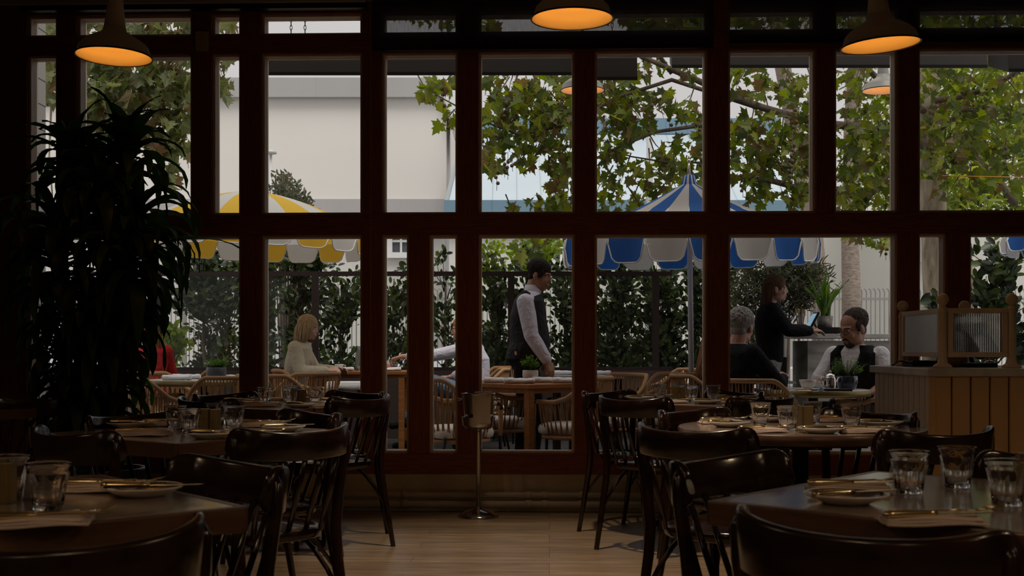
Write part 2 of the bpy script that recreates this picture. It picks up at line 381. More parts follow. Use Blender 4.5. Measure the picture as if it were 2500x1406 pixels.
# cream beam across the ceiling near the windows
struct(MB().box(((xs+X(900))/2, 7.54, ZC-.018), (X(900)-xs, .03, .036)).build('trim_beam', 'ceil')).name = 'trim_60'
struct(MB().box(((xs+xe)/2, WY-.012, .055), (xe-xs, .02, .11)).build('baseboard_front', 'plaster', bevel=.004))

for i, (z, r) in enumerate(((.115, .016), (.055, .020))):
    e = MB(); e.tube([(xs+.1, WY-.05, z), (X(2150), WY-.05, z)], r, 10)
    o = tag(e.build('heating_pipe', 'plaster'), ['thin upper pipe running along the foot of the window wall', 'thicker lower pipe running along the foot of the window wall'][i], 'pipe', 'pipes along the window wall')
    for x in (990, 1290, 1330, 1420): MB().tube([(X(x)-.02, WY-.05, z), (X(x)+.02, WY-.05, z)], r*1.35, 10).build('pipe_joint', 'plaster', o)

# roller blinds
scr = bpy.data.materials.new('dark screen fabric'); scr.use_nodes = True; n = scr.node_tree.nodes; l = scr.node_tree.links
t = n.new('ShaderNodeBsdfTransparent'); mx = n.new('ShaderNodeMixShader'); mx.inputs[0].default_value = .70
b = n['Principled BSDF']; b.inputs['Base Color'].default_value = (.04, .038, .038, 1); b.inputs['Roughness'].default_value = .9
tl = n.new('ShaderNodeBsdfTranslucent'); tl.inputs[0].default_value = (.12, .115, .11, 1); m2 = n.new('ShaderNodeMixShader'); m2.inputs[0].default_value = .5
l.new(b.outputs[0], m2.inputs[1]); l.new(tl.outputs[0], m2.inputs[2])
tcn = n.new('ShaderNodeTexCoord'); mpp = n.new('ShaderNodeMapping'); mpp.inputs['Scale'].default_value = (130, 1, 6); nz = n.new('ShaderNodeTexNoise'); nz.inputs['Scale'].default_value = 2; l.new(tcn.outputs['Object'], mpp.inputs[0]); l.new(mpp.outputs[0], nz.inputs[0])
mr = n.new('ShaderNodeMapRange'); mr.inputs['To Min'].default_value = .50; mr.inputs['To Max'].default_value = .72; l.new(nz.outputs[0], mr.inputs[0]); l.new(mr.outputs[0], mx.inputs[0])
l.new(t.outputs[0], mx.inputs[1]); l.new(m2.outputs[0], mx.inputs[2]); l.new(mx.outputs[0], n['Material Output'].inputs[0])
def blind(x0, x1, zbot, label, rolled=False):
    a = wallpt(x0, 50, WY-.06).x; b_ = wallpt(x1, 50, WY-.06).x
    e = empty('roller_blind', ((a+b_)/2, WY-.06, zbot), 0, label, 'blind', 'roller blinds over the top windows'); w_ = b_-a
    if rolled:
        MB().box((0, 0, .035), (w_, .07, .07)).build('blind_cassette', 'blackm', e, bevel=.006)
        f = MB()
        for k in range(60): f.box((-w_/2+w_*(k+.5)/60, -.037, .062), (w_/60*.6, .004, .014))
        f.build('cassette_teeth', 'blackm', e)
    else:
        MB().box((0, 0, (ZC-zbot)/2-.004), (w_, .0012, ZC-zbot-.008)).build('blind_fabric', scr, e)
        MB().box((0, 0, .012), (w_, .012, .026)).build('hem_bar', 'blackm', e, bevel=.003)
blind(52, 895, wallpt(400, 26, WY-.06).z, 'black blind rolled up above the four left windows', True)
blind(908, 1742, wallpt(1250, 121, WY-.06).z, 'dark sheer blind lowered in the middle behind the centre pendant lamp')
blind(1780, 2660, wallpt(2200, 104, WY-.06).z, 'dark sheer blind lowered at the right behind the right pendant lamp')
ch = MB(); xx = wallpt(905, 600, WY-.045).x
for k in range(230):
    z = ZC-.02-k*.0105
    ch.ell((xx, WY-.045, z), .0026, n=6, m=4)
ch.tube([(xx, WY-.045, ZC-.01), (xx, WY-.045, ZC-.02-229*.0105)], .0008, 4)
tag(ch.build('blind_chain', 'brass'), 'fine bead chain hanging down from the blind past the fourth post', 'chain')
p = wallpt(493, 100, WY-.02)
tag(MB().box((p.x, WY-.014, p.z), (.085, .022, .125)).build('wall_sensor', mat('tan plastic', (.42, .30, .17), .6), bevel=.004), 'small tan box fixed on the beam between left windows', 'box')

# unseen spots added above the frame to brighten the aisle floor
for x_, y_ in ((-.05, 5.9), (.1, 4.2)):
    e = empty('added_ceiling_fill', (x_, y_, ZC-.005), 0, 'unseen added downlight over the aisle between the table rows', 'added light', 'added fill lights')
    MB().lathe([(.06, -.004), (.045, -.006), (.042, .004)], 24, cap=False).build('trim_ring', 'lampout', e)
    L = bpy.data.lights.new('fill_light', 'SPOT'); L.energy = 165; L.color = (1, .80, .58); L.spot_size = R(62); L.spot_blend = .9; L.shadow_soft_size = .05
    b = bpy.data.objects.new('fill_light', L); C.objects.link(b); b.parent = e; b.location = (0, 0, -.02)
# ------------------------------------------------------------------ pendant lamps
def lamp(name_unused=None, power=10, tilt=0.0):
    e = empty('pendant_lamp'); D = .18
    out = [(D+.003, 0), (D+.001, .006), (D*.965, .012), (D*.90, .050), (D*.80, .070), (D*.62, .092), (D*.40, .112), (D*.31, .128), (D*.29, .145), (D*.25, .20), (D*.20, .275), (D*.19, .30), (D*.23, .315), (D*.24, .40), (.012, .42), (.012, .9)]
    MB().lathe(out[:9], 40, cap=False).build('lamp_shade', 'lampout', e, thick=.002)
    MB().lathe([(r*.985, z-.003) for r, z in out[1:9]], 40, cap=False).build('shade_lining', 'lampin', e)
    MB().lathe([(D+.004, 0), (D+.006, .003), (D+.004, .007), (D-.001, .006), (D-.001, .001)], 40, close=True).build('shade_rim', 'blackm', e)
    MB().lathe(out[8:14], 28, cap=False).build('lamp_neck', 'lampout', e)
    MB().lathe([(.03, .39), (.032, .41), (.011, .44), (.010, .86)], 16).build('lamp_stem', 'blackm', e)
    bm_ = mat('glowing bulb', (1, .8, .5), .4, emit=(1, .50, .12), estr=power*.5)
    b = MB().ell((0, 0, .10), (.025, .025, .033)).build('bulb', bm_, e)
    return e
def lamplight(o, power, col=(1, .33, .03)):
    L = bpy.data.lights.new('bulb_light', 'POINT'); L.energy = power; L.color = col; L.shadow_soft_size = .03
    b = bpy.data.objects.new('bulb_light', L); C.objects.link(b); b.parent = o; b.location = (0, 0, .062); return b
for (x, y, wd, lab, tx, ty, pw) in ((278, 140, 183, 'cream enamel pendant lamp glowing orange at the left above the tall plant', 0.02, -.03, .85),
                              (1397, 48, 202, 'cream enamel pendant lamp glowing orange at the top centre', 0, 0, .85),
                              (2150, 112, 190, 'cream enamel pendant lamp glowing orange at the right, nearer of the two there', -.07, .02, .85)):
    d = .366*F_PX/wd; p = at(x, y, d)
    o = place('lamp', lamp, p, label=lab, cat='pendant lamp', group='pendant lamps in the dining room'); o.rotation_euler = (ty, tx, 0)
    if len(kids(o)) == 6: lamplight(o, pw)
for q, (x, y) in enumerate(((-1.6, .6), (1.3, .5), (-1.5, -1.2), (1.5, -1.2), (-3, 2.4), (3.2, 2.2))):      # unseen pendants added behind and beside the viewer to brighten the room
    o = place('lamp', lamp, (x, y, 2.35), label='unseen cream enamel pendant lamp added behind the viewer to brighten the room', cat='pendant lamp', group='added pendant lamps behind the viewer')
    for c in kids(o):
        if c.type == 'LIGHT': bpy.data.objects.remove(c)
    lamplight(o, 26 if q == 5 else 9, (1, .72, .45))
# ------------------------------------------------------------------ furniture of the dining room
def strip(pts, w, h, m=None, mb=None, up=(0, 0, 1)):
    mb = mb or MB(); return mb.tube(pts, h/2, 8, rx=w/h, up=up)
def make_chair():
    """origin on the floor under the seat centre, facing +Y"""
    e = empty('dining_chair')
    m = 'chair'
    # seat: rounded trapezoid with a raised rim
    def so(k, n=32, s=1.0):
        th = 2*PI*k/n; a = math.cos(th); b = math.sin(th); p = 3.2
        x = .205*math.copysign(abs(a)**(2/p), a); y = .205*math.copysign(abs(b)**(2/p), b); x *= 1+.10*y/.2
        return x*s, y*s
    sm = MB(); rows = []
    for s_, z in ((.97, .425), (1.0, .430), (1.0, .452), (.985, .460), (.955, .460), (.93, .452), (.6, .446), (.02, .444)):
        rows.append([(*so(k, s=s_), z) for k in range(32)])
    sm.grid(rows, closed=True); sm.f.append(tuple(range(31, -1, -1))); sm.sm.append(True); sm.build('seat', m, e)
    for s in (-1, 1):
        # rear posts run from the floor past the seat to a bullet tip outside the back rail
        pts = [(s*.200, -.275, 0), (s*.196, -.245, .15), (s*.19, -.205, .36), (s*.19, -.195, .46), (s*.200, -.205, .60), (s*.216, -.214, .72), (s*.219, -.216, .775), (s*.219, -.216, .795)]
        MB().tube(pts, [.0115, .0135, .016, .017, .0155, .0145, .012, .002], 10, rx=1.25, up=(0, 1, 0)).build('leg', m, e)
        pts = [(s*.185, .205, 0), (s*.178, .185, .2), (s*.172, .165, .43)]
        MB().tube(pts, [.012, .015, .0185], 10).build('leg', m, e)
        # bent braces
        b = [(s*.182, .188, .20), (s*.172, .150, .30), (s*.15, .105, .37), (s*.12, .07, .418)]
        MB().tube(b, .0085, 8).build('brace', m, e)
        b = [(s*.192, -.225, .22), (s*.180, -.16, .31), (s*.165, -.10, .375), (s*.15, -.05, .418)]
        MB().tube(b, .0085, 8).build('brace', m, e)
    # back rail: a tall bentwood band, curling forward at both ends, dipping in the middle
    n = 41; rows = []
    def rail(u):
        a = abs(u); x = .222*math.sin(u*1.22)/math.sin(1.22); y = -.300+.105*a**2.1+.02*max(0, a-.8)*5
        q = 0 if a < .84 else 1-math.sqrt(max(0, 1-((a-.84)/.16)**2)); top = .792+.028*a**2-.046*q; bot = .700+.006*a+.036*q
        return x, y, bot, top
    outer = []; inner = []
    for i in range(n):
        u = math.sin((-1+2*i/(n-1))*PI/2); x, y, b, t = rail(u); x2, y2, _, _ = rail(min(u+.02, 1.02) if u < .99 else 1.02); d = Vector((x2-x, y2-y)).normalized(); nx, ny = d.y, -d.x
        th = .0095
        ring = []
        for (o_, z) in ((-th, b+.006), (-th*.5, b), (th*.5, b), (th, b+.006), (th, t-.007), (th*.5, t), (-th*.5, t), (-th, t-.007)):
            lean = -.012*(z-b)/(t-b)
            ring.append((x+nx*o_, y+ny*o_+lean, z))
        rows.append(ring)
    rm = MB().grid(rows, closed=True); N = len(rm.v); rm.f.append(tuple(range(8))); rm.sm.append(False); rm.f.append(tuple(range(N-1, N-9, -1))); rm.sm.append(False)
    rm.build('back_rail', m, e)
    for i in range(5):
        u = (i-2)/2*.56; x, y, b, t = rail(u); xb = x*.88
        MB().tube([(xb, -.188, .45), ((x+xb)/2, (y-.182)/2, .58), (x, y+.008, .712)], .0055, 8, rx=2.1, up=(0, 1, 0)).build('slat', m, e)
    return e
# (x of the back rail centre, distance, facing in degrees measured from viewer's right, label)
CH = [
 (-.60, 1.66, 132, 'dark bentwood chair in the bottom left corner, its back to us'),
 (-.60, 2.74, 223, 'dark bentwood chair facing us at the right corner of the near left table'),
 (-1.42, 3.70, 50, 'dark bentwood chair left of the middle left table, below the plant, back to us'),
 (-.67, 3.84, 135, 'dark bentwood chair right of the middle left table, its tall curved rail to us'),
 (-1.52, 4.66, -35, 'dark bentwood chair beyond the middle left table, back rail low in front of the plant'),
 (-.76, 4.78, 218, 'dark bentwood chair beyond the middle left table on its right, behind the curved rail'),
 (-.74, 6.17, 145, 'dark bentwood chair alone on the open floor at the right of the far left table'),
 (-.86, 6.90, 232, 'dark bentwood chair behind the far left table near the fourth window post'),
 (-1.58, 5.95, 50, 'dark bentwood chair left of the far left table, only its curled rail showing'),
 (-1.66, 6.68, -35, 'dark bentwood chair beyond the far left table in front of the rattan chairs'),
 (-2.43, 6.10, 160, 'dark bentwood chair at the far left in front of the tall plant'),
 (.49, 1.76, 48, 'dark bentwood chair in the bottom right foreground, nearest on the right'),
 (.47, 2.86, -43, 'dark bentwood chair left of the near right table, its plain back panel facing us'),
 (1.37, 2.84, 225, 'dark bentwood chair cut off by the right edge beside the counter'),
 (.55, 3.86, 47, 'dark bentwood chair seen from behind left of the round table, rail curling up at left'),
 (.71, 4.98, -45, 'dark bentwood chair beyond the round table on its left, facing right'),
 (1.38, 3.72, 112, 'dark bentwood chair seen from behind below the yellow counter, rail curling at right'),
 (1.50, 4.86, 218, 'dark bentwood chair beyond the round table on its right, before the cream boards'),
 (.585, 6.10, 48, 'dark bentwood chair on open floor left of the far right table, back to us'),
 (.52, 7.00, -45, 'dark bentwood chair against the windows left of the far right table'),
 (1.34, 6.14, 122, 'dark bentwood chair between round table and far right table, back to us'),
 (1.36, 7.00, 215, 'dark bentwood chair beyond the far right table near the black jumper man'),
]
for x, d, a, lab in CH:
    f = R(a); ox = x+.285*math.cos(f); od = d+.285*math.sin(f)
    place('chair', make_chair, cw(ox, od), f-PI/2+YAW, lab, 'dark bentwood dining chairs', 'chair')

def foot(e, h):
    MB().lathe([(.033, .05), (.033, h-.06), (.06, h-.045), (.06, h-.03)], 20).build('pedestal', 'iron', e)
    MB().box((0, 0, h-.028), (.42, .42, .012)).build('mounting_plate', 'iron', e, bevel=.003)
    for k in range(4):
        a = PI/2*k; c, s = math.cos(a), math.sin(a)
        MB().tube([(.02*c, .02*s, .085), (.12*c, .12*s, .06), (.27*c, .27*s, .030), (.30*c, .30*s, .018)], [.03, .026, .02, .018], 10, rx=1.1).build('foot', 'iron', e)
def square_table():
    e = empty('square_table'); s = .77; foot(e, .72)
    MB().box((0, 0, .74), (s-.03, s-.03, .024)).build('tabletop', 'tabletop', e, bevel=.002)
    for k in range(4):
        MB().box((0, (s-.0075)/2, 0), (s, .0225, .05)) .build('edge_strip', 'tableedge', e, loc=(0, 0, .727), rz=PI/2*k, bevel=.004)
    return e
def round_table():
    e = empty('round_table'); r = .475; foot(e, .72)
    MB().lathe([(r-.012, .752), (0.0005, .752)], 64, cap=False).build('tabletop', 'tabletop', e)
    MB().lathe([(.05, .712), (r-.004, .712), (r, .716), (r, .748), (r-.004, .7525), (r-.014, .7525)], 64, cap=False).build('edge_band', 'tableedge', e)
    return e
TB = {}
for key, x, d, a, lab in (('L1', -1.07, 2.40, 40, 'square wooden table in the near left corner of the photo'),
                     ('L2', -1.20, 4.39, 57, 'square wooden table in the middle of the left row with four tumblers'),
                     ('L3', -1.25, 6.42, 57, 'square wooden table farthest back on the left, before the windows'),
                     ('R1', .95, 2.47, 48, 'square wooden table in the near right corner with tumblers and a black plate'),
                     ('R3', 1.02, 6.78, 52, 'square wooden table farthest back on the right by the windows')):
    TB[key] = (x, d, a); place('sqt', square_table, cw(x, d), R(a)+YAW, lab, 'square tables in the dining room', 'table')
TB['R2'] = (1.13, 4.66, 0)
place('rdt', round_table, cw(1.13, 4.66), 0, 'round wooden table in the middle of the right row', None, 'table')
place('sqt', square_table, cw(-2.95, 5.9), R(60)+YAW, 'table at the left edge, only a sliver of its top showing', 'square tables in the dining room', 'table')

# ------------------------------------------------------------------ place settings
def tumbler():
    e = empty('tumbler'); H = .092; r1 = .0425; r0 = .0285
    def fl(th, z):
        t = z/H
        if t < .10 or t > .72: return 1
        k = min(1, (t-.10)/.06, (.72-t)/.05); return 1-.085*k*abs(math.cos(4.5*th))**1.5
    outp = [(.0005, .0), (r0-.002, 0), (r0, .003)]+[(r0+(r1-r0-.002)*(i/14.)**1.1, .003+(H-.020)*i/14.) for i in range(1, 11)]+[(.0392, .070), (.0405, .075), (.0400, .078), (.0412, .086), (r1, H-.0016), (r1-.0006, H-.0004), (r1-.0012, H)]
    inn = [(r1-.0018, H-.0004), (r1-.0023, H-.0016), (.0390, .080), (.0358, .070), (.0322, .045), (.0268, .012), (.022, .009), (.0005, .0085)]
    MB().lathe(outp+inn, 72, flute=fl, cap=False).build('glass_body', 'glass', e)
    return e
def plate():
    e = empty('side_plate')
    MB().lathe([(.002, 0), (.045, 0), (.048, .002), (.083, .017), (.086, .020), (.083, .0215), (.080, .020)], 40, cap=False).build('plate_body', 'ceramic', e)
    MB().lathe([(.0805, .0202), (.060, .010), (.03, .0065), (.001, .006)], 40, cap=False).build('plate_well', 'stone', e)
    return e
def napkin():
    e = empty('folded_napkin'); mb = MB(); r2 = random.Random(3)
    for k in range(3):
        rows = []; w_, h_ = .088-.003*k, .050-.003*k
        for i in range(13):
            u = -1+2*i/12.; row = []
            for j in range(9):
                v = -1+2*j/8.; z = .004+.0048*k+.0016*math.sin(3*u+k)+.0012*math.sin(5*v+2*k+u)
                row.append((u*w_+.004*v*math.sin(k), v*h_+.003*math.sin(2*u+k), z))
            rows.append(row)
        g = MB().grid(rows); (g.build('napkin_fold', 'napk', e, thick=.0046))
    return e
def knife():
    mb = MB(); mb.tube([(-.105, 0, .004), (-.09, 0, .0045), (-.02, 0, .0045), (-.005, 0, .004)], [.005, .0068, .0062, .0045], 10, rx=1.25)
    b = MB().prism([(-.005, -.004), (.02, -.007), (.07, -.0095), (.098, -.006), (.108, .006), (.10, .0065), (.02, .0055), (-.005, .004)], .0030, .0048)
    e = empty('knife'); mb.build('handle', 'brass', e); b.build('blade', 'brass', e, bevel=.0004); return e
def fork():
    e = empty('fork'); MB().tube([(-.10, 0, .004), (-.08, 0, .005), (0, 0, .004), (.035, 0, .005)], [.0028, .003, .002, .0025], 8, rx=1.9).build('handle', 'brass', e)
    MB().tube([(.03, 0, .005), (.045, 0, .003), (.06, 0, .0035)], [.0014, .0018, .0016], 8, rx=6).build('fork_head', 'brass', e)
    for k in range(4):
        y = (k-1.5)*.0056; MB().tube([(.055, y*.95, .0033), (.075, y, .006), (.098, y*1.02, .012)], [.0014, .0013, .0007], 6).build('tine', 'brass', e)
    return e
def caddy():
    e = empty('condiment_tin')
    for k, s in enumerate((-1, 1)):
        g = MB(); n = 60; ring = []
        pts = []
        for i in range(n):
            th = 2*PI*i/n; a, b = math.cos(th), math.sin(th); p = 8; r = .019*(1+.03*math.sin(th*20))
            pts.append((r*math.copysign(abs(a)**(2/p), a)+s*.0205, r*math.copysign(abs(b)**(2/p), b)))
        g.prism(pts, 0, .083 if s < 0 else .081, False).build('tin_box', 'caddy', e, bevel=.0008)
    return e
TZ = .7525
def tl(key, u, v):
    """point on a table, u to the viewer's right and v away from the viewer, metres from its centre"""
    x, d, a = TB[key]; return cw(x+u, d+v, TZ)
NAMES = {'L1': 'near left table', 'L2': 'middle left table', 'L3': 'far left table', 'R1': 'near right table', 'R2': 'round table', 'R3': 'far right table'}
def by(key, X_, dd, z=None): return cw(px(X_, dd), dd, TZ if z is None else z)
SET = {
 'L1': dict(g=[(20, 2.45, 'half cut off by the left edge'), (118, 2.30, 'the right one of the two there')], c=(-14, 2.40),
    p=[(348, 2.52, 'beyond the napkins')], n=[(95, 2.10, 12, 'nearest the bottom left corner'), (255, 2.60, -8, 'lying behind the tumbler')]),
 'L2': dict(g=[(428, 4.50, 'leftmost of four'), (462, 4.27, 'nearest of four'), (528, 4.66, 'farthest, behind the brass tin'), (571, 4.46, 'rightmost, with a fork beside it')], c=(512, 4.42),
    p=[(513, 4.08, 'front one with the knife'), (690, 4.42, 'at the right by the curved chair'), (315, 4.62, 'at the left edge of the table')],
    n=[(350, 4.20, -6, 'front left under two knives'), (610, 4.12, 8, 'front right'), (408, 4.72, 5, 'back left'), (640, 4.66, -5, 'back right')]),
 'L3': dict(g=[(647, 6.46, 'leftmost of four'), (708, 6.25, 'second from left, nearest'), (712, 6.66, 'hidden just behind another'), (769, 6.42, 'rightmost of four')], c=(729, 6.42),
    p=[(732, 6.10, 'front one'), (585, 6.58, 'left one'), (820, 6.52, 'right one')],
    n=[(640, 6.22, -5, 'front left'), (800, 6.24, 6, 'front right'), (655, 6.75, 4, 'back left'), (775, 6.72, 0, 'back right')]),
 'R3': dict(g=[(1611, 6.95, 'leftmost of four'), (1660, 7.00, 'behind the brass tin'), (1688, 6.70, 'nearest of four'), (1741, 6.80, 'rightmost of four')], c=(1659, 6.82),
    p=[(1560, 6.96, 'left one'), (1727, 6.52, 'front one with a knife'), (1840, 6.86, 'right one')],
    n=[(1640, 6.60, 3, 'front left'), (1800, 6.60, -5, 'front right'), (1600, 7.13, 5, 'back left'), (1770, 7.06, -4, 'back right')]),
 'R2': dict(g=[(1857, 4.72, 'leftmost of four'), (1923, 4.46, 'nearest, in front of the tin'), (1982, 4.80, 'behind the brass tin'), (2079, 4.60, 'rightmost with dark reflections')], c=(1960, 4.64),
    p=[(1778, 4.66, 'left one'), (2005, 4.33, 'front one'), (2150, 4.68, 'right one'), (1880, 4.98, 'back one')],
    n=[(1860, 4.36, 6, 'front left'), (2110, 4.34, -7, 'front right'), (1760, 4.86, 4, 'back left'), (2045, 4.98, -3, 'back right')]),
 'R1': dict(g=[(2220, 2.56, 'leftmost of three'), (2337, 2.66, 'middle one, farthest'), (2458, 2.36, 'rightmost, cut by the edge')], c=(2530, 2.60),
    p=[(2065, 2.40, 'black well with a knife across it')], n=[(2272, 2.12, -4, 'nearest, under fork and knife'), (2072, 2.60, -4, 'behind the black plate')]),
}
for key, s in SET.items():
    tn = NAMES[key]
    for x, d, q in s['g']: place('glass', tumbler, by(key, x, d), rnd.uniform(0, 3), 'faceted tumbler on the %s, %s' % (tn, q), 'faceted tumblers on the %s' % tn, 'glass')
    x, d = s['c']; place('caddy', caddy, by(key, x, d), R(rnd.uniform(-10, 10)), 'ridged brass tin pair standing on the %s between the tumblers' % tn, 'brass tins', 'tin')
    for i, (x, d, q) in enumerate(s['p']):
        p = by(key, x, d); place('plate', plate, p, rnd.uniform(0, 3), 'small dark-welled plate on the %s, %s' % (tn, q), 'small plates on the %s' % tn, 'plate')
        k = place('knife', knife, p+Vector((.02, 0, .0185)), R(rnd.uniform(-25, 35)), 'brass knife across a plate, %s, %s' % (tn, q), 'knives lying on plates', 'knife'); k.rotation_euler.x = .02
    for i, (x, d, a, q) in enumerate(s['n']):
        p = by(key, x, d); place('napkin', napkin, p, R(a)+YAW, 'folded blush napkin on the %s, %s' % (tn, q), 'folded napkins on the %s' % tn, 'napkin')
        up = Vector((0, 0, .0175))
        c, sn = math.cos(R(a)), math.sin(R(a))
        place('knife', knife, p+up+Vector((.01, -.018, 0)), R(a+rnd.uniform(4, 16)), 'brass knife on a napkin, %s, %s' % (tn, q), 'knives on napkins on the %s' % tn, 'knife')
        place('fork', fork, p+up+Vector((.03, .015, 0)), R(a+rnd.uniform(8, 30)), 'brass fork on a napkin, %s, %s' % (tn, q), 'forks on napkins on the %s' % tn, 'fork')

# ------------------------------------------------------------------ champagne bucket on its stand
p = cw(px(1168, 7.42), 7.42)
e = empty('bucket_stand', p, 0, 'tall polished steel stand for the wine bucket with domed round base', 'bucket stand')
MB().lathe([(.125, 0), (.128, .006), (.118, .018), (.085, .038), (.045, .052), (.020, .060), (.016, .066)], 48).build('domed_base', 'steel', e)
MB().lathe([(.0155, .06), (.0155, .53), (.022, .55)], 20).build('pole', 'steelb', e)
MB().lathe([(.02, .548), (.075, .552), (.098, .575), (.104, .622), (.107, .624), (.108, .629), (.100, .628), (.094, .578), (.02, .560)], 40, cap=False).build('cradle_ring', 'steel', e)
e = empty('wine_bucket', p+Vector((0, 0, .562)), 0, 'polished steel wine bucket resting in the stand by the windows', 'bucket')
MB().lathe([(.001, 0), (.070, 0), (.082, .012), (.100, .195), (.106, .205), (.108, .212), (.102, .214), (.097, .200), (.078, .016), (.001, .008)], 40, cap=False).build('bucket_body', 'steel', e)
for s in (-1, 1):
    MB().tube([(s*.100, 0, .172), (s*.112, 0, .172)], .006, 8).ell((s*.122, 0, .172), (.011, .011, .011)).build('knob_handle', 'steel', e)
g = MB(); rows = []
prof = [(.07, .05, .150), (.045, .055, .20), (.035, .0, .222), (.032, -.06, .222), (.030, -.105, .216), (.030, -.113, .17), (.030, -.112, .10), (.03, -.112, .045), (.03, -.113, .02)]
for i, (x0, y, z) in enumerate(prof):
    row = []
    for j in range(9):
        u = j/8.; sgn = 1 if i < 3 else 1
        row.append((-.055+.11*u+.016*i/8.+ (.008*math.sin(i*.7)), y+.004*math.sin(u*9+i*.5)*min(1, i/4), z+.006*u*math.sin(i)))
    rows.append(row)
o = g.grid(rows).build('draped_napkin', 'cream', None, p+Vector((.022, 0, .562)), thick=.005, sub=1)
tag(o, 'cream linen napkin hanging over the rim of the wine bucket', 'napkin')
# ------------------------------------------------------------------ tall dracaena at the left
def strap_leaf(mb, base, az, L, w, up0, droop, r2, side=0.0):
    """arching strap leaf with a folded midrib"""
    pts = []; p = Vector(base); el = up0; n = 9; d = az
    for i in range(n+1):
        t = i/n; pts.append((p.copy(), d, el)); step = L/n
        p = p+Vector((math.cos(d)*math.cos(el), math.sin(d)*math.cos(el), math.sin(el)))*step
        el = max(-1.5, el-droop*(.35+t)/n*2); d += side/n
    vs = []; fs = []
    for i, (q, d_, el_) in enumerate(pts):
        t = i/n; ww = w*(.45+.55*math.sin(min(1, t*2.2)*PI/2))*(1-max(0, t-.45)/.55)**.75+.0015
        s_ = Vector((-math.sin(d_), math.cos(d_), 0)); nn = Vector((-math.cos(d_)*math.sin(el_), -math.sin(d_)*math.sin(el_), math.cos(el_)))
        wav = .006*math.sin(t*11+az*3)
        vs += [q+s_*ww+nn*(ww*.35+wav), q, q-s_*ww+nn*(ww*.35-wav)]
    for i in range(n): a = i*3; fs += [(a, a+1, a+4, a+3), (a+1, a+2, a+5, a+4)]
    mb.add(vs, fs, True, r2.uniform(.02, .98))
DL = leafmat('dracaena leaf', [(.014, .036, .009), (.026, .065, .015), (.045, .11, .022)], .5, .5)
DC = (-2.30, 6.72)
e = empty('dracaena_plant', cw(*DC), YAW, 'tall dark dracaena with long drooping strap leaves before the left windows', 'plant')
MB().lathe([(.02, .0), (.17, 0), (.185, .02), (.215, .36), (.225, .38), (.20, .38), (.195, .34), (.02, .34)], 36).build('pot', mat('dark glazed pot', (.04, .035, .03), .4), e)
MB().lathe([(.195, .345), (.001, .352)], 24, cap=False).build('soil', 'soil', e)
r2 = random.Random(21)
crowns = [(-.18, .0, 2.14, 30, 1), (.10, .05, 2.20, 32, 1), (-.02, -.10, 1.95, 26, 1), (-.33, .08, 1.85, 24, 0), (.18, .05, 1.90, 26, 0), (.18, -.12, 1.65, 24, 0), (-.20, -.14, 1.62, 26, 0),
          (.02, .10, 1.60, 26, 0), (-.26, .06, 1.38, 24, 0), (.12, .0, 1.40, 26, 0), (.0, -.12, 1.30, 28, 0), (.10, -.10, 1.22, 20, 0), (-.22, -.08, 1.10, 24, 0), (.02, .04, 1.05, 26, 0), (-.10, -.15, .88, 26, 0), (.02, -.05, .84, 20, 0), (-.24, .0, .80, 20, 0), (-.1, -.02, .62, 18, 0)]
fol = MB()
for i, (x, y, z, n_, top) in enumerate(crowns):
    bx_ = max(-.1, min(.1, x*.4)); by_ = y*.4
    MB().tube([(bx_, by_, .33), (bx_+(x-bx_)*.3, by_, z*.5+.15), (x*.8, y*.8, z-.25), (x, y, z)], [.022, .018, .015, .010], 8).build('cane', mat('tan cane', (.16, .12, .08), .8) if i == 0 else bpy.data.materials['tan cane'], e)
    n_ = int(n_*1.35)
    for k in range(n_):
        az = k*2.399+r2.uniform(-.3, .3)
        t = k/n_; up0 = (1.42-1.1*t if top else .85-1.0*t)+r2.uniform(-.15, .15)
        L = r2.uniform(.36, .52)*(1 if z > 1.5 else .85 if z > 1.25 else .68)*(1 if not top else (.80+.14*t)); w_ = r2.uniform(.034, .050)
        strap_leaf(fol, (x, y, z-.012*k*(.6 if not top else .35)), az, L, w_, up0, r2.uniform(1.2, 2.1) if not top else r2.uniform(.5, 1.2)+1.6*t, r2, r2.uniform(-.5, .5))
for az, L, z0 in ((PI*.97, .62, 1.72), (PI*1.03, .50, 1.55), (0.1, .55, 1.60)): strap_leaf(fol, (-.25 if az > 1 else .25, -.1, z0), az, L, .03, .35, .6, r2)
fol.build('foliage', DL, e)

# ------------------------------------------------------------------ service counter at the right
cx0 = 2.13; cx1 = 4.35; cy0 = 6.02; cy1 = 6.95; ch_ = .915
def crot(p): return cw(p[0], p[1], p[2])
e = empty('service_counter', cw((cx0+cx1)/2, (cy0+cy1)/2), YAW, 'yellow cream beadboard service counter with marble top at the right', 'counter'); W2 = cx1-cx0; D2 = cy1-cy0
yel = mat('yellow cream paint', (.72, .46, .22), .5); pal = mat('cream and window lit paint', (.72, .65, .54), .5)
MB().box((0, 0, ch_/2+.03), (W2-.02, D2-.02, ch_-.06)).build('carcass', yel, e)
MB().box((0, 0, .04), (W2-.06, D2-.06, .08)).build('plinth', 'blackm', e)
nb = 23; bw = (W2)/nb; g = MB()
for k in range(nb):
    g.prism([(-W2/2+k*bw+.003, -D2/2), (-W2/2+k*bw+.006, -D2/2-.008), (-W2/2+(k+1)*bw-.006, -D2/2-.008), (-W2/2+(k+1)*bw-.003, -D2/2)], .08, ch_)
g.build('front_beadboard', yel, e)
nb = 11; bw = D2/nb; g = MB()
for k in range(nb):
    g.prism([(-W2/2, -D2/2+(k+1)*bw-.003), (-W2/2-.008, -D2/2+(k+1)*bw-.006), (-W2/2-.008, -D2/2+k*bw+.006), (-W2/2, -D2/2+k*bw+.003)], .08, ch_)
g.build('side_beadboard', pal, e)  # window light on this side is put into the paler paint
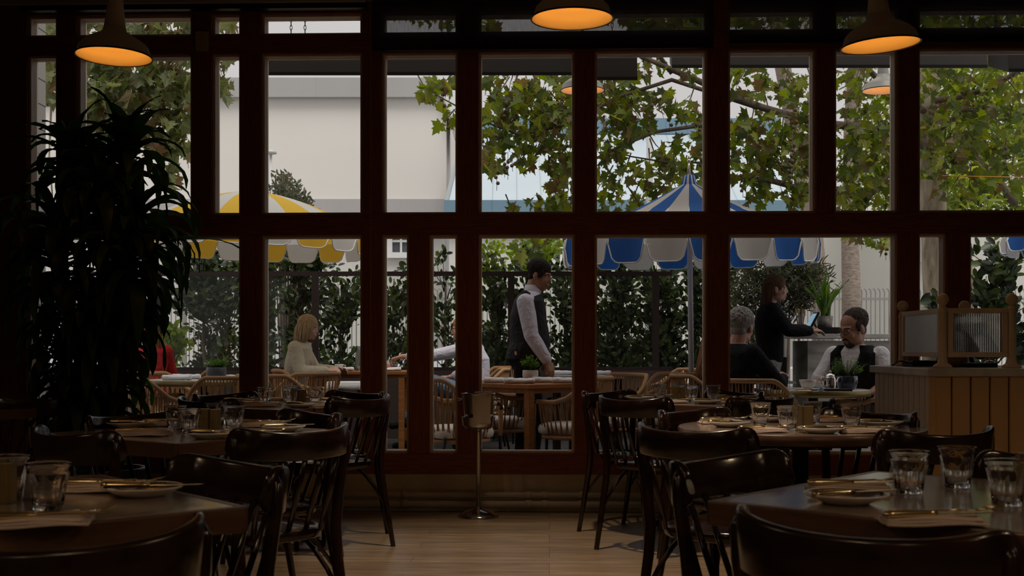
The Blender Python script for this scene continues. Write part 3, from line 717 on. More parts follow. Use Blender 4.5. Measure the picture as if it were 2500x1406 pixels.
MB().box((-W2/2-.002, -D2/2-.004, ch_/2+.04), (.03, .022, ch_-.08)).build('corner_trim', yel, e, bevel=.003)
MB().box((0, 0, ch_+.02), (W2+.06, D2+.06, .04)).build('marble_top', 'marble', e, bevel=.004)
CT = ch_+.04
# glass screens on turned posts
def turned_post(h):
    return MB().lathe([(.0005, 0), (.047, 0), (.049, .008), (.040, .018), (.026, .026), (.023, .05), (.022, h-.10), (.025, h-.095), (.025, h-.088), (.019, h-.082), (.020, h-.078), (.020, h-.072), (.015, h-.068), (.014, h-.062), (.016, h-.0575)]+[(max(.0005, .031*math.cos(-1.0+(1.0+PI/2)*q/14)), h-.031+.031*math.sin(-1.0+(1.0+PI/2)*q/14)) for q in range(15)], 28)
reed = bpy.data.materials.new('reeded glass'); reed.use_nodes = True; n = reed.node_tree.nodes; l = reed.node_tree.links; b = n['Principled BSDF']
b.inputs['Transmission Weight'].default_value = 1; b.inputs['Roughness'].default_value = .08; b.inputs['IOR'].default_value = 1.45; b.inputs['Base Color'].default_value = (.92, .95, .93, 1)
posts_ = [(2204, 6.85, 'a'), (2301, 6.12, 'b'), (2354, 6.85, 'c'), (2470, 6.12, 'd')]
e = empty('glass_screen', cw(px(2300, 6.1), 6.1, CT), YAW, 'low cream wooden screen with reeded glass panels on the service counter', 'screen')
ox, od = px(2300, 6.1), 6.1
def lp(x, d): return (x-ox, d-od)
P_ = {}
for x, d, k in posts_:
    q = lp(px(x, d), d); P_[k] = q; H = (CAM_H-CT)+(HOR-(734 if d > 6.5 else 716))/F_PX*d
    turned_post(H).build('turned_post', pal, e, loc=(q[0], q[1], 0))
def panel(a, b, z0, z1, mname, reeds):
    ax, ay = P_[a]; bx, by_ = P_[b]; L = math.hypot(bx-ax, by_-ay); ang = math.atan2(by_-ay, bx-ax); c = ((ax+bx)/2, (ay+by_)/2, 0)
    L -= .05
    f = MB(); t = .026
    f.box((0, 0, z1-t/2), (L, .026, t)).box((0, 0, z0+t/2), (L, .026, t)).box((-L/2+t/2, 0, (z0+z1)/2), (t, .026, z1-z0-2*t)).box((L/2-t/2, 0, (z0+z1)/2), (t, .026, z1-z0-2*t))
    fr = f.build('screen_frame', pal, e, loc=c, rz=ang, bevel=.002)
    g = MB(); n_ = int((L-2*t)/.009); rows = []
    for i in range(n_*6+1):
        u = i/(n_*6); x = -L/2+t+u*(L-2*t); y = .003+.0022*abs(math.sin(PI*u*n_)); rows.append([(x, -y, z0+t), (x, -y, z1-t), (x, .003, z1-t), (x, .003, z0+t)])
    g.grid(rows, closed=True, smooth=False); g.f.append((0, 1, 2, 3)); g.sm.append(False); N = len(g.v); g.f.append((N-1, N-2, N-3, N-4)); g.sm.append(False)
    g.build('reeded_glass', mname, fr)
zt = (CAM_H-CT)+(HOR-752)/F_PX*6.1; zb = (CAM_H-CT)+(HOR-872)/F_PX*6.1
frost = mat('frosted grey glass', (.62, .68, .66), .35, trans=.85)
panel('a', 'b', zb, zt, frost, True); panel('b', 'd', zb, zt, reed, True); panel('a', 'c', zb, zt, reed, True)
# things on the counter
q = cw(px(2385, 6.5), 6.5, CT)
MBb = MB().lathe([(.001, 0), (.05, 0), (.075, .012), (.082, .04), (.072, .075), (.066, .080), (.062, .076), (.07, .04), (.06, .016), (.001, .01)], 32)
o = tag(MBb.build('bowl', mat('ochre glazed bowl', (.25, .15, .06), .4), None, cw(px(2325, 6.45), 6.45, CT)), 'round ochre bowl behind the reeded screen on the counter', 'bowl')
e = empty('table_lamp', cw(px(2375, 6.75), 6.75, CT), YAW, 'dark shape of a desk lamp seen through the reeded glass', 'lamp')
MB().lathe([(.001, 0), (.06, 0), (.06, .015), (.01, .02), (.008, .02)], 24).build('lamp_base', 'blackm', e)
MB().tube([(0, 0, .015), (-.02, 0, .08), (-.05, 0, .15), (-.07, 0, .20)], .012, 8).build('lamp_arm', 'blackm', e)
MB().tube([(-.14, 0, .22), (-.07, 0, .215), (.0, 0, .16), (.06, 0, .07), (.07, 0, .05)], [.02, .045, .05, .05, .03], 14).build('lamp_head', 'blackm', e)
e = empty('card_reader', cw(px(2255, 6.6), 6.6, CT), YAW+.2, 'black card terminal lying under the grey glass panel on the counter', 'terminal')
MB().box((0, 0, .016), (.20, .12, .032)).build('terminal_body', 'blackm', e, bevel=.006); MB().box((-.03, 0, .0335), (.09, .08, .003)).build('screen', mat('dark screen', (.02, .02, .022), .1), e)
MB().tube([(-.10, 0, .02), (-.13, -.02, .03), (-.155, -.01, .03), (-.165, .03, .01), (-.18, .02, .006)], .004, 6).build('cable', 'blackm', e)
tag(MB().box((0, 0, .012), (.16, .10, .024)).build('order_pad', 'blackm', None, cw(px(2390, 6.3), 6.3, CT), .1, bevel=.004), 'flat black order pad on the counter below the reeded glass', 'pad')
e = empty('bell', cw(px(2415, 6.42), 6.42, CT), 0, 'small brass service bell on the counter', 'bell')
MB().lathe([(.04, 0), (.042, .004), (.036, .012), (.034, .014), (.026, .030), (.008, .037), (.001, .038)], 24).build('bell_dome', 'brass', e); MB().ell((0, 0, .042), (.005, .005, .006)).build('bell_button', 'steel', e)

# ------------------------------------------------------------------ the street outside
GZ = .03
def sl(name, x0, x1, d0, d1, z0, z1, m, label=None, cat=None):
    o = MB().box((0, 0, 0), (x1-x0, d1-d0, z1-z0)).build(name, m, None, cw((x0+x1)/2, (d0+d1)/2, (z0+z1)/2), YAW)
    return tag(o, label, cat) if label else struct(o)
sl('patio_paving', -9, 9, 7.95, 14.2, -.2, GZ, 'paving')
sl('street', -40, 40, 14.2, 60, -.35, -.10, 'asphalt')
# planter wall carrying the glass fence
FDIST = 13.4
gw = (CAM_H+(HOR-905)/F_PX*FDIST)
sl('planter_wall', -8, 1.85, FDIST-.1, FDIST+.12, GZ, gw, mat('dark planter boards', (.035, .022, .018), .6), 'dark low planter wall running along the patio under the glass fence', 'wall')
fe = empty('glass_fence', cw(-2, FDIST, gw), YAW, 'dark steel fence with clear panels on the low planter wall', 'fence')
ft = CAM_H+(HOR-664)/F_PX*FDIST
xs_ = [-7.8, px(515, FDIST), px(770, FDIST), px(1008, FDIST), px(1247, FDIST), px(1590, FDIST)-.55, 1.8]
MB().box((-3+2, 0, ft-gw-.02), (9.6, .06, .05)).build('top_rail', 'fencedk', fe)
MB().box((-3+2, 0, .02), (9.6, .06, .04)).build('bottom_rail', 'fencedk', fe)
for i, x in enumerate((px(385, FDIST), px(770, FDIST), px(1248, FDIST), 1.62)): MB().box((x+2, 0, (ft-gw)/2), (.075, .07, ft-gw)).build('fence_post', 'fencedk', fe)
cs = [-5.8, px(385, FDIST), px(770, FDIST), px(1248, FDIST), 1.62]
for i in range(4): MB().box(((cs[i]+cs[i+1])/2+2, .0, (ft-gw)/2), (cs[i+1]-cs[i]-.08, .008, ft-gw-.08)).build('glass_panel', 'fpane', fe)

# ---- buildings
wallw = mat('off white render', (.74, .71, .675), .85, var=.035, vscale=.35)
BD = 34.0
def B(x, y, d=BD): return at(x, y, d)
e = empty('white_building', cw(px(500, BD), BD), YAW, 'large windowless off white building with grey roof band across the street', 'building')
ex = px(500, BD)
def bb(name, x0, x1, y0, y1, dd, depth, m, par=e, d=BD, off=None):
    xa, xb = px(x0, d), px(x1, d); za, zb = CAM_H+(HOR-y0)/F_PX*d, CAM_H+(HOR-y1)/F_PX*d
    return MB().box(((xa+xb)/2-(ex if off is None else off), dd+depth/2, (za+zb)/2), (xb-xa, depth, za-zb)).build(name, m, par)
bb('main_wall', -200, 1090, 238, 500, 0, 8, wallw)
bb('roof_band', -200, 1062, 194, 241, -.25, 8.5, seams('grey roof band', (.40, .39, .39), 1.6, dark=.93))
bb('lower_band', -200, 1085, 487, 535, -.12, .4, seams('grey lower band', (.42, .40, .40), .35, dark=.93))
bb('base_wall', -200, 1330, 530, 880, .4, 6, mat('grey base render', (.68, .66, .64), .9, var=.03))  # base render a little greyer than the main wall
# slanted parapet end
g = MB(); pr = [(1050, 194), (1078, 228), (1122, 330), (1122, 372), (1108, 330), (1082, 241), (1050, 241)]
v = [(px(a, BD)-ex, -.25, CAM_H+(HOR-b)/F_PX*BD) for a, b in pr]; v2 = [(a, 2, c) for a, _, c in v]; k = len(v)
g.add(v+v2, [tuple(range(k)), tuple(range(2*k-1, k-1, -1))]+[(i, (i+1) % k, (i+1) % k+k, i+k) for i in range(k)], False).build('parapet_end', bpy.data.materials['grey roof band'], e)
def sash(x0, x1, y0, y1, par, off, d=BD, nx=2, ny=2, dy=.4):
    xa, xb = px(x0, d)-off, px(x1, d)-off; za, zb = CAM_H+(HOR-y1)/F_PX*d, CAM_H+(HOR-y0)/F_PX*d; w_, h = xb-xa, zb-za; f = MB(); t = .16
    cx_, cz = (xa+xb)/2, (za+zb)/2; yy = dy-.12
    for c, s in (((cx_, yy, za+t/2), (w_, .14, t)), ((cx_, yy, zb-t/2), (w_, .14, t)), ((xa+t/2, yy, cz), (t, .14, h-2*t)), ((xb-t/2, yy, cz), (t, .14, h-2*t))): f.box(c, s)
    for i in range(1, nx): f.box((xa+w_*i/nx, yy+.02, cz), (.06, .08, h-2*t))
    for i in range(1, ny): f.box((cx_, yy+.025, za+h*i/ny), (w_-2*t, .07, .06))
    fr = f.build('window', mat('white window frame', (.8, .8, .8), .5) if 'white window frame' not in bpy.data.materials else bpy.data.materials['white window frame'], par)
    MB().box((cx_, dy-.03, cz), (w_-2*t, .04, h-2*t)).build('window_glass', mat('grey window glass', (.10, .10, .11), .15) if 'grey window glass' not in bpy.data.materials else bpy.data.materials['grey window glass'], fr)
sash(942, 1012, 545, 628, e, ex); sash(1192, 1252, 560, 634, e, ex)
MB().tube([(px(1098, BD)-ex, .28, 0), (px(1098, BD)-ex, .28, 4.3)], .14, 10).build('drainpipe', mat('grey pipe', (.45, .45, .46), .6), e)

BL = 30.0
ex = px(1500, BL); e = empty('blue_building', cw(ex, BL), YAW, 'building with sloping pale blue seamed metal roof across the street', 'building')
blue1 = seams('blue standing seam', (.17, .28, .37), .62, dark=.7, rough=.45); blue2 = seams('pale blue roof metal', (.50, .58, .64), .62, dark=.66, rough=.35, soft=.09)
def zz(y, d=BL): return CAM_H+(HOR-y)/F_PX*d
BL2 = BL+4.5
def quadbox(name, pts, m, th=.15):
    g = MB(); v = [Vector(p) for p in pts]; nrm = (v[1]-v[0]).cross(v[2]-v[0]).normalized()*th; k = len(v)
    g.add(v+[a-nrm for a in v], [tuple(range(k)), tuple(range(2*k-1, k-1, -1))]+[(i, (i+1) % k, (i+1) % k+k, i+k) for i in range(k)], False); return g.build(name, m, e)
bb('eaves_fascia', 1085, 1990, 490, 560, -.15, .3, blue1, e, BL)
quadbox('roof_slope', [(px(1085, BL)-ex, 0, zz(492)), (px(1990, BL)-ex, 0, zz(492)), (px(1900, BL2)-ex, 4.5, zz(326, BL2)), (px(1130, BL2)-ex, 4.5, zz(326, BL2))], blue2)
bb('upper_fascia', 1128, 1905, 290, 328, -.1, .4, blue1, e, BL2)
for c in [o for o in C.objects if o.parent == e and o.name.startswith('upper_fascia')]: c.location = (0, 4.5, 0)
quadbox('hip_flashing', [(px(1085, BL)-ex, -.05, zz(492)), (px(1094, BL)-ex, -.1, zz(492)), (px(1136, BL2)-ex, 4.4, zz(326, BL2)), (px(1128, BL2)-ex, 4.4, zz(326, BL2))], mat('grey flashing', (.30, .33, .34), .5))
MB().box((0, 2.2, zz(545)/2), (px(1990, BL)-px(1085, BL)-1, 4.2, zz(545))).build('lower_wall', bpy.data.materials['grey base render'], e)
sash(1335, 1405, 560, 650, e, ex, BL, dy=.10)

# white wall with iron fence at the right
BR = 27.0
ex = px(2250, BR); e = empty('white_wall_building', cw(ex, BR), YAW, 'plain white building behind the pale iron fence at the right', 'building')
bb('wall_face', 2000, 2900, 545, 900, 0, 6, seams('white panel render', (.70, .685, .66), 1.75, dark=.9, soft=.02), e, BR)
for y in (0,): sash(2245, 2275, 568, 640, e, ex, BR, dy=0.0); sash(2252, 2300, 735, 790, e, ex, BR, dy=0.0)
FR = 20.0
fpaint = mat('pale fence paint', (.30, .29, .27), .5)
e = empty('iron_fence', cw(0, FR), YAW, 'pale iron picket fence with tips bent forward along the street', 'fence')
h0 = CAM_H+(HOR-705)/F_PX*FR
for z in (.15, h0-.17): MB().box((1.0, 0, z), (17.5, .03, .04)).build('fence_rail', fpaint, e)
k = 0; x = px(2600, FR)
def picket(xx, par):
    return MB().tube([(xx, 0, 0), (xx, 0, h0-.16), (xx, -.01, h0-.07), (xx-.02, -.03, h0-.015), (xx-.055, -.06, h0)], .009, 5).build('picket', fpaint, par)
while k < 97: picket(x, e); x -= .076; k += 1
rest = MB()
while x > px(40, FR): rest.tube([(x, 0, 0), (x, 0, h0-.16), (x, -.03, h0-.03), (x-.05, -.06, h0)], .009, 5); x -= .076
tag(rest.build('picket', fpaint, e), kind='stuff')
for xx in (2180, 1870, 1500, 1150, 800, 450): MB().box((px(xx, FR), 0, h0/2-.1), (.07, .07, h0-.2)).build('fence_post', fpaint, e)

# flagpole, street lamp
d = 24; e = empty('flagpole', cw(px(1586, d), d, -.1), 0, 'tall grey white pole standing behind the blue striped parasol', 'pole')
MB().tube([(0, 0, 0), (0, 0, 8.2)], [.085, .05], 12).build('pole_shaft', mat('pole paint', (.6, .6, .6), .4), e)
MB().ell((0, 0, 8.25), (.09, .09, .09)).build('pole_finial', bpy.data.materials['pole paint'], e)
d = 22; zt_ = CAM_H+(HOR-362)/F_PX*d; e = empty('street_lamp', cw(px(661, d), d, -.1), 0, 'slim white street lamp with a flat head above the yellow parasol', 'street lamp')
MB().tube([(0, 0, 0), (0, 0, zt_)], [.036, .026], 12).build('post', bpy.data.materials['pole paint'], e)
MB().lathe([(.03, zt_-.02), (.11, zt_), (.11, zt_+.05), (.02, zt_+.07)], 20).build('lamp_head', bpy.data.materials['pole paint'], e)

# pale brick jamb of the building beside the windows at the left
br = mat('pale block wall', (.42, .41, .39), .85); n = br.node_tree.nodes; l = br.node_tree.links; t = n.new('ShaderNodeTexCoord'); sp = n.new('ShaderNodeSeparateXYZ'); cb = n.new('ShaderNodeCombineXYZ'); l.new(t.outputs['Object'], sp.inputs[0]); l.new(sp.outputs['Y'], cb.inputs[0]); l.new(sp.outputs['Z'], cb.inputs[1])
b_ = n.new('ShaderNodeTexBrick'); l.new(cb.outputs[0], b_.inputs[0]); b_.inputs['Scale'].default_value = 1; b_.inputs['Brick Width'].default_value = 4; b_.inputs['Row Height'].default_value = .20; b_.inputs['Mortar Size'].default_value = .006; b_.inputs['Color1'].default_value = (.46, .45, .43, 1); b_.inputs['Color2'].default_value = (.42, .41, .39, 1); b_.inputs['Mortar'].default_value = (.12, .11, .10, 1); l.new(b_.outputs[0], n['Principled BSDF'].inputs['Base Color'])
xj = px(80, 8.2)-.02
struct(MB().box((0, 0, 2), (.2, 1.05, 4.4)).build('wall_outer_left', br, None, cw(px(111, 9.6)-.1+0, 9.08, 0), YAW))

# overhanging heater boxes and hanging shade panels with chains
def P3(x0, x1, y0, y1, d, depth, name, label, cat='panel', chains=()):
    zt = CAM_H+(HOR-y0)/F_PX*d; zb = CAM_H+(HOR-y1)/F_PX*d; xa, xb = px(x0, d), px(x1, d)
    e = empty(name, cw((xa+xb)/2, d, zb), YAW, label, cat, 'dark mesh boxes hung outside the windows')
    g = MB(); w_ = xb-xa; h = zt-zb
    g.add([(-w_/2, 0, 0), (w_/2, 0, 0), (w_/2, .02, h), (-w_/2, .02, h), (-w_/2+.05, depth, .16), (w_/2-.05, depth, .16), (w_/2-.05, depth, h), (-w_/2+.05, depth, h)],
          [(0, 1, 2, 3), (0, 4, 5, 1), (4, 7, 6, 5), (3, 2, 6, 7), (0, 3, 7, 4), (1, 5, 6, 2)], False)
    g.build('mesh_body', 'meshdk', e)
    f = MB().box((0, -.004, .012), (w_, .012, .024)).build('edge_lip', 'blackm', e)
    for c in chains:
        xx = px(c, d)-(xa+xb)/2; q = MB()
        for k in range(22):
            z = h+.01+k*.032; a = k % 2
            ring = [(xx+(.009*math.cos(t*PI/4) if a else 0), depth*.5+(0 if a else .009*math.cos(t*PI/4)), z+.021*math.sin(t*PI/4)) for t in range(9)]
            q.tube(ring, .0028, 5, cap=False)
        q.build('hanging_chain', 'blackm', e)
    return e
P3(630, 1408, 100, 184, 9.2, .5, 'heater_box', 'long dark mesh heater box outside above the centre left windows', 'heater', (696, 731))
P3(1440, 1556, 100, 196, 8.9, .4, 'heater_box', 'short dark box hanging outside above the blue roof', 'heater', (1500,))
P3(1640, 2410, 95, 166, 9.6, .5, 'heater_box', 'long dark mesh heater box outside above the right windows', 'heater', (2405,))
P3(2462, 2700, 90, 176, 8.8, .5, 'heater_box', 'dark mesh heater box outside at the top right corner', 'heater', (2465,))
for x, y, wd, lab in ((1422, 222, 108, 'grey enamel pendant lamp hanging outside, partly behind a centre post'), (2156, 222, 100, 'grey enamel pendant lamp hanging outside beside the right window post')):
    d = .366*F_PX/wd; o = dup(PROTO['lamp'], at(x, y, d), 0, lab, group='pendant lamps outside'); o.rotation_euler = (0, 0, 0)
    for c in kids(o):
        if c.name.startswith(('lamp_shade', 'lamp_neck')): c.material_slots[0].link = 'OBJECT'; c.material_slots[0].material = mat('grey enamel', (.27, .26, .235), .35)
# thin warm wire at the right
o = MB().tube([at(2300, 429, 12), at(2640, 436, 12)], .004, 5).build('string_cable', mat('orange cable', (.6, .25, .03), .5)); tag(o, 'thin orange cable strung across the tree at the right', 'cable')

# ------------------------------------------------------------------ parasols
def canopy_parts(e, r, hrim, htop, n, m, pole_m, val, spike, mvin):
    dome = -.03 if spike else .07
    ns = n*8; rows = []
    prof = []
    for i in range(9):
        t = i/8.; prof.append((.05+(r-.05)*t, htop-(htop-hrim)*t+dome*math.sin(t*PI)))
    for rr, z in prof:
        row = []
        for k in range(ns):
            th = 2*PI*k/ns; u = (k % 8)/8.; sag = (1-4*(u-.5)**2); q = rr*(1-.045*sag*(rr/r)); row.append((q*math.cos(th), q*math.sin(th), z-.0*sag))
        rows.append(row)
    MB().grid(rows, closed=True).build('canopy', m, e)
    # scalloped valance, one flap per panel
    for k in range(n):
        g = []; N = 12
        for j in range(7):
            t = j/6.; row = []
            for i in range(N+1):
                u = i/N; th = 2*PI*(k+u)/n; sag = 1-4*(u-.5)**2; q = r*(1-.045*sag)+.006*t*math.sin(u*PI*3)
                depth = val*(1-.62*(1-math.sqrt(max(0, 1-(max(0, abs(2*u-1)-.5)/.5)**2))))
                uu = (u-.5)*(1-.06*t)+.5; th = 2*PI*(k+uu)/n
                row.append((q*math.cos(th)*(1+.02*t), q*math.sin(th)*(1+.02*t), hrim-depth*t))
            g.append(row)
        f = MB().grid(g).build('valance_flap', m, e)
        edge = [Vector(g[j][0]) for j in range(7)]+[Vector(p) for p in g[6]]+[Vector(g[j][-1]) for j in range(6, -1, -1)]
        MB().tube(edge, .006, 5).build('piping', mvin, f)
    rb = [];
    for k in range(n):
        th = 2*PI*k/n; MB().tube([(.06*math.cos(th), .06*math.sin(th), htop-.06), (r*.97*math.cos(th), r*.97*math.sin(th), hrim+.0)], .008, 6).build('rib', 'steelb', e)
def parasol(p, r, hrim, htop, n, m, label, tilt, val, spike=0, rz=0, pm=None):
    e = empty('parasol', p, rz, label, 'parasol'); e.rotation_euler = (0, tilt, rz)
    pm = pm or mat('white pole', (.62, .62, .62), .4)
    canopy_parts(e, r, hrim, htop, n, m, pm, val, spike, 'white')
    MB().tube([(0, 0, 0), (0, 0, htop+.02)], .024, 14).build('pole', pm, e)
    MB().lathe([(.001, .0), (.24, .0), (.25, .03), (.20, .06), (.03, .075)], 28).build('base', 'iron', e)
    if spike:
        MB().lathe([(.16, htop-.115), (.09, htop-.06), (.066, htop), (.048, htop+.07), (.02, htop+.08)], 48, flute=lambda th, z: 1+.07*math.sin(12*th)).build('gathered_cap', m, e)
        MB().lathe([(.016, htop+.06), (.012, htop+.13), (.009, htop+.19)], 10).ell((0, 0, htop+.20), (.018, .018, .018)).ell((0, 0, htop+.23), (.008, .008, .018)).build('finial', 'steelb', e)
    return e
PH = 0.0
bs = stripes('blue and white canvas', (.74, .71, .66), (.035, .15, .50), 20, PH)
ys = stripes('yellow and white canvas', (.80, .50, .055), (.70, .69, .67), 20, 0)
D = 10.6
p = cw(px(1690, D), D, GZ); parasol(p, 1.11, CAM_H+(HOR-580)/F_PX*D-GZ, CAM_H+(HOR-478)/F_PX*D-GZ+.10, 20, bs, 'blue and white striped parasol with scalloped edge and pointed top', -.035, .25, 1, R(90-9-18)+YAW)
D = 11.6
p = cw(px(600, D), D, GZ); parasol(p, 1.16, CAM_H+(HOR-570)/F_PX*D-GZ, CAM_H+(HOR-466)/F_PX*D-GZ, 20, ys, 'yellow and white striped parasol with scalloped edge at the left', .03, .19, 0, .25)
D = 11
p = cw(px(2495, D)+1.0, D, GZ); parasol(p, 1.10, CAM_H+(HOR-572)/F_PX*D-GZ, 2.65, 20, bs, 'second blue and white parasol just cut off by the right edge', 0, .16, 1, .3)
# ------------------------------------------------------------------ trees and hedge
def frame_of(nrm, roll):
    nrm = nrm.normalized(); a = nrm.orthogonal().normalized(); b = nrm.cross(a); c, s = math.cos(roll), math.sin(roll)
    return a*c+b*s, b*c-a*s, nrm
HALF = [(0, 0), (.13, -.07), (.44, -.12), (.33, .06), (.42, .12), (.70, .30), (.50, .33), (.40, .45), (.26, .46), (.34, .72), (.20, .68), (.13, .80), (0, 1.06)]
def syc_leaf(mb, p, size, r2, droop=.0):
    up = Vector((r2.uniform(-1, 1), r2.uniform(-1, 1), r2.uniform(-.6, 1.1))); a, b, n = frame_of(up, 0)
    dirn = Vector((r2.uniform(-1, 1), r2.uniform(-1, 1), r2.uniform(-1.5, .2))); b = (dirn-n*dirn.dot(n)).normalized(); a = b.cross(n)
    fold = r2.uniform(.1, .5); vs = []; k = len(HALF); cv = r2.uniform(-.3, .1); sx_ = r2.uniform(.85, 1.1)
    for s in (1, -1):
        for x, y in HALF: vs.append(p+(a*(s*x*sx_)+b*y+n*(abs(x)*fold+cv*y*y+.05*math.sin(9*x+5*y)))*size)
    mb.add(vs, [tuple(range(k)), tuple(range(2*k-1, k-1, -1))], False, r2.uniform(.02, .98))
def oval_leaf(mb, p, L, w, b, n, r2, f=None):
    b = b.normalized(); a = b.cross(n).normalized(); n = a.cross(b); fd = .25; cv = r2.uniform(-.25, .05)
    prof = [(0, 0), (.7, .22), (1, .48), (.75, .78), (0, 1.0)]
    vs = [p, p+b*(.5*L)+n*(cv*L*.2), p+b*L+n*(cv*L)]
    for s in (1, -1):
        for x, y in prof[1:4]: vs.append(p+a*(s*x*w/2)+b*(y*L)+n*(fd*x*w/2+cv*y*y*L))
    mb.add(vs, [(0, 3, 4, 1), (1, 4, 5, 2), (0, 1, 7, 6), (1, 2, 8, 7)], True, r2.uniform(.02, .98) if f is None else f)
SY = leafmat('sycamore leaves', [(.045, .062, .014), (.08, .11, .02), (.11, .15, .022), (.17, .21, .03), (.24, .25, .04), (.11, .14, .03), (.15, .095, .04), (.07, .10, .03)], .5, .5)
SYD = leafmat('grey green sycamore leaves', [(.06, .075, .03), (.11, .13, .045), (.16, .18, .06), (.20, .21, .09), (.11, .14, .05), (.20, .12, .06), (.10, .13, .06)], .5, .45)  # greyer leaf colours for the left tree and the palm fronds

def ball_strings(mb, spots, r2):
    for p, n_ in spots:
        q = Vector(p); mb.tube([q+Vector((0, 0, .10)), q-Vector((0, 0, .06*n_))], .0025, 4)
        for k in range(n_): mb.ell(q-Vector((r2.uniform(-.02, .02), r2.uniform(-.02, .02), .055*k)), .019, n=8, m=6)
def ptube(mb, pts, r): mb.tube([at(*q) for q in pts], r, 8)

# right sycamore: trunk, branches seen over the blue roof, leaf masses
r2 = random.Random(5)
TD = 14.8
e = empty('sycamore_tree', cw(px(2280, TD), TD), YAW, 'large sycamore with mottled trunk spreading branches over the right windows', 'tree')
e0 = e.location.copy(); Mi = Matrix.Rotation(-YAW, 3, 'Z')
def loc(v): return Mi@(Vector(v)-e0)
def ltube(pts, r, n=10): return MB().tube([loc(at(*q)) for q in pts], r, n)
g = ltube([(2285, 900, TD), (2288, 760, TD), (2280, 560, TD), (2278, 450, TD), (2268, 340, TD), (2262, 240, TD), (2275, 120, TD), (2300, -60, TD)], [.17, .16, .155, .16, .145, .14, .12, .11], 20)
g.build('trunk', 'bark', e)
BR_ = [
 ([(2268, 360, 14.8), (2200, 330, 14.2), (2100, 310, 13.6), (1990, 300, 13.2), (1860, 262, 12.8), (1778, 232, 12.5), (1700, 195, 12.3), (1640, 170, 12.1), (1560, 135, 12), (1500, 90, 11.9)], [.09, .075, .066, .06, .056, .052, .045, .042, .03, .02]),
 ([(2275, 300, 14.8), (2120, 480, 13.9), (1990, 470, 13.4), (1880, 440, 13.2), (1780, 432, 13.0), (1700, 350, 12.8)], [.06, .055, .05, .045, .04, .02]),
 ([(1760, 300, 12.6), (1690, 309, 12.6), (1600, 322, 12.5), (1530, 350, 12.5), (1452, 388, 12.4), (1330, 420, 12.3)], [.035, .03, .026, .023, .018, .01]),
 ([(1760, 398, 12.6), (1620, 395, 12.6), (1540, 382, 12.5), (1480, 360, 12.4)], [.018, .014, .011, .007]),
 ([(1850, 262, 12.8), (1640, 195, 12.4), (1500, 240, 12.3), (1400, 300, 12.3), (1270, 330, 12.2), (1190, 300, 12.1), (1080, 240, 12), (1030, 210, 12)], [.04, .03, .025, .022, .018, .014, .01, .006]),
 ([(2262, 250, 14.8), (2350, 235, 14.4), (2420, 215, 14), (2500, 165, 13.6)], [.06, .05, .045, .04]),
 ([(2280, 330, 14.8), (2350, 270, 14.3), (2450, 260, 14), (2560, 300, 13.8)], [.05, .035, .03, .02]),
 ([(2270, 280, 14.8), (2150, 200, 14), (2060, 110, 13.5), (2000, 30, 13.2)], [.06, .05, .04, .03]),
 ([(2262, 200, 14.8), (2380, 90, 14.4), (2500, -20, 14)], [.06, .05, .04]),
 ([(1640, 180, 12.3), (1560, 60, 12.2), (1480, 30, 12.1), (1300, 20, 12.1), (1120, 40, 12), (1000, 30, 12)], [.03, .025, .02, .018, .014, .008]),
 ([(2480, 500, 15.4), (2440, 440, 15.4), (2400, 400, 15.5), (2350, 330, 15.6)], [.07, .06, .055, .04]),
]
for pts, r in BR_: ltube(pts, [q*.72 for q in r], 8).build('branch', 'barkdk', e)
tw = MB()
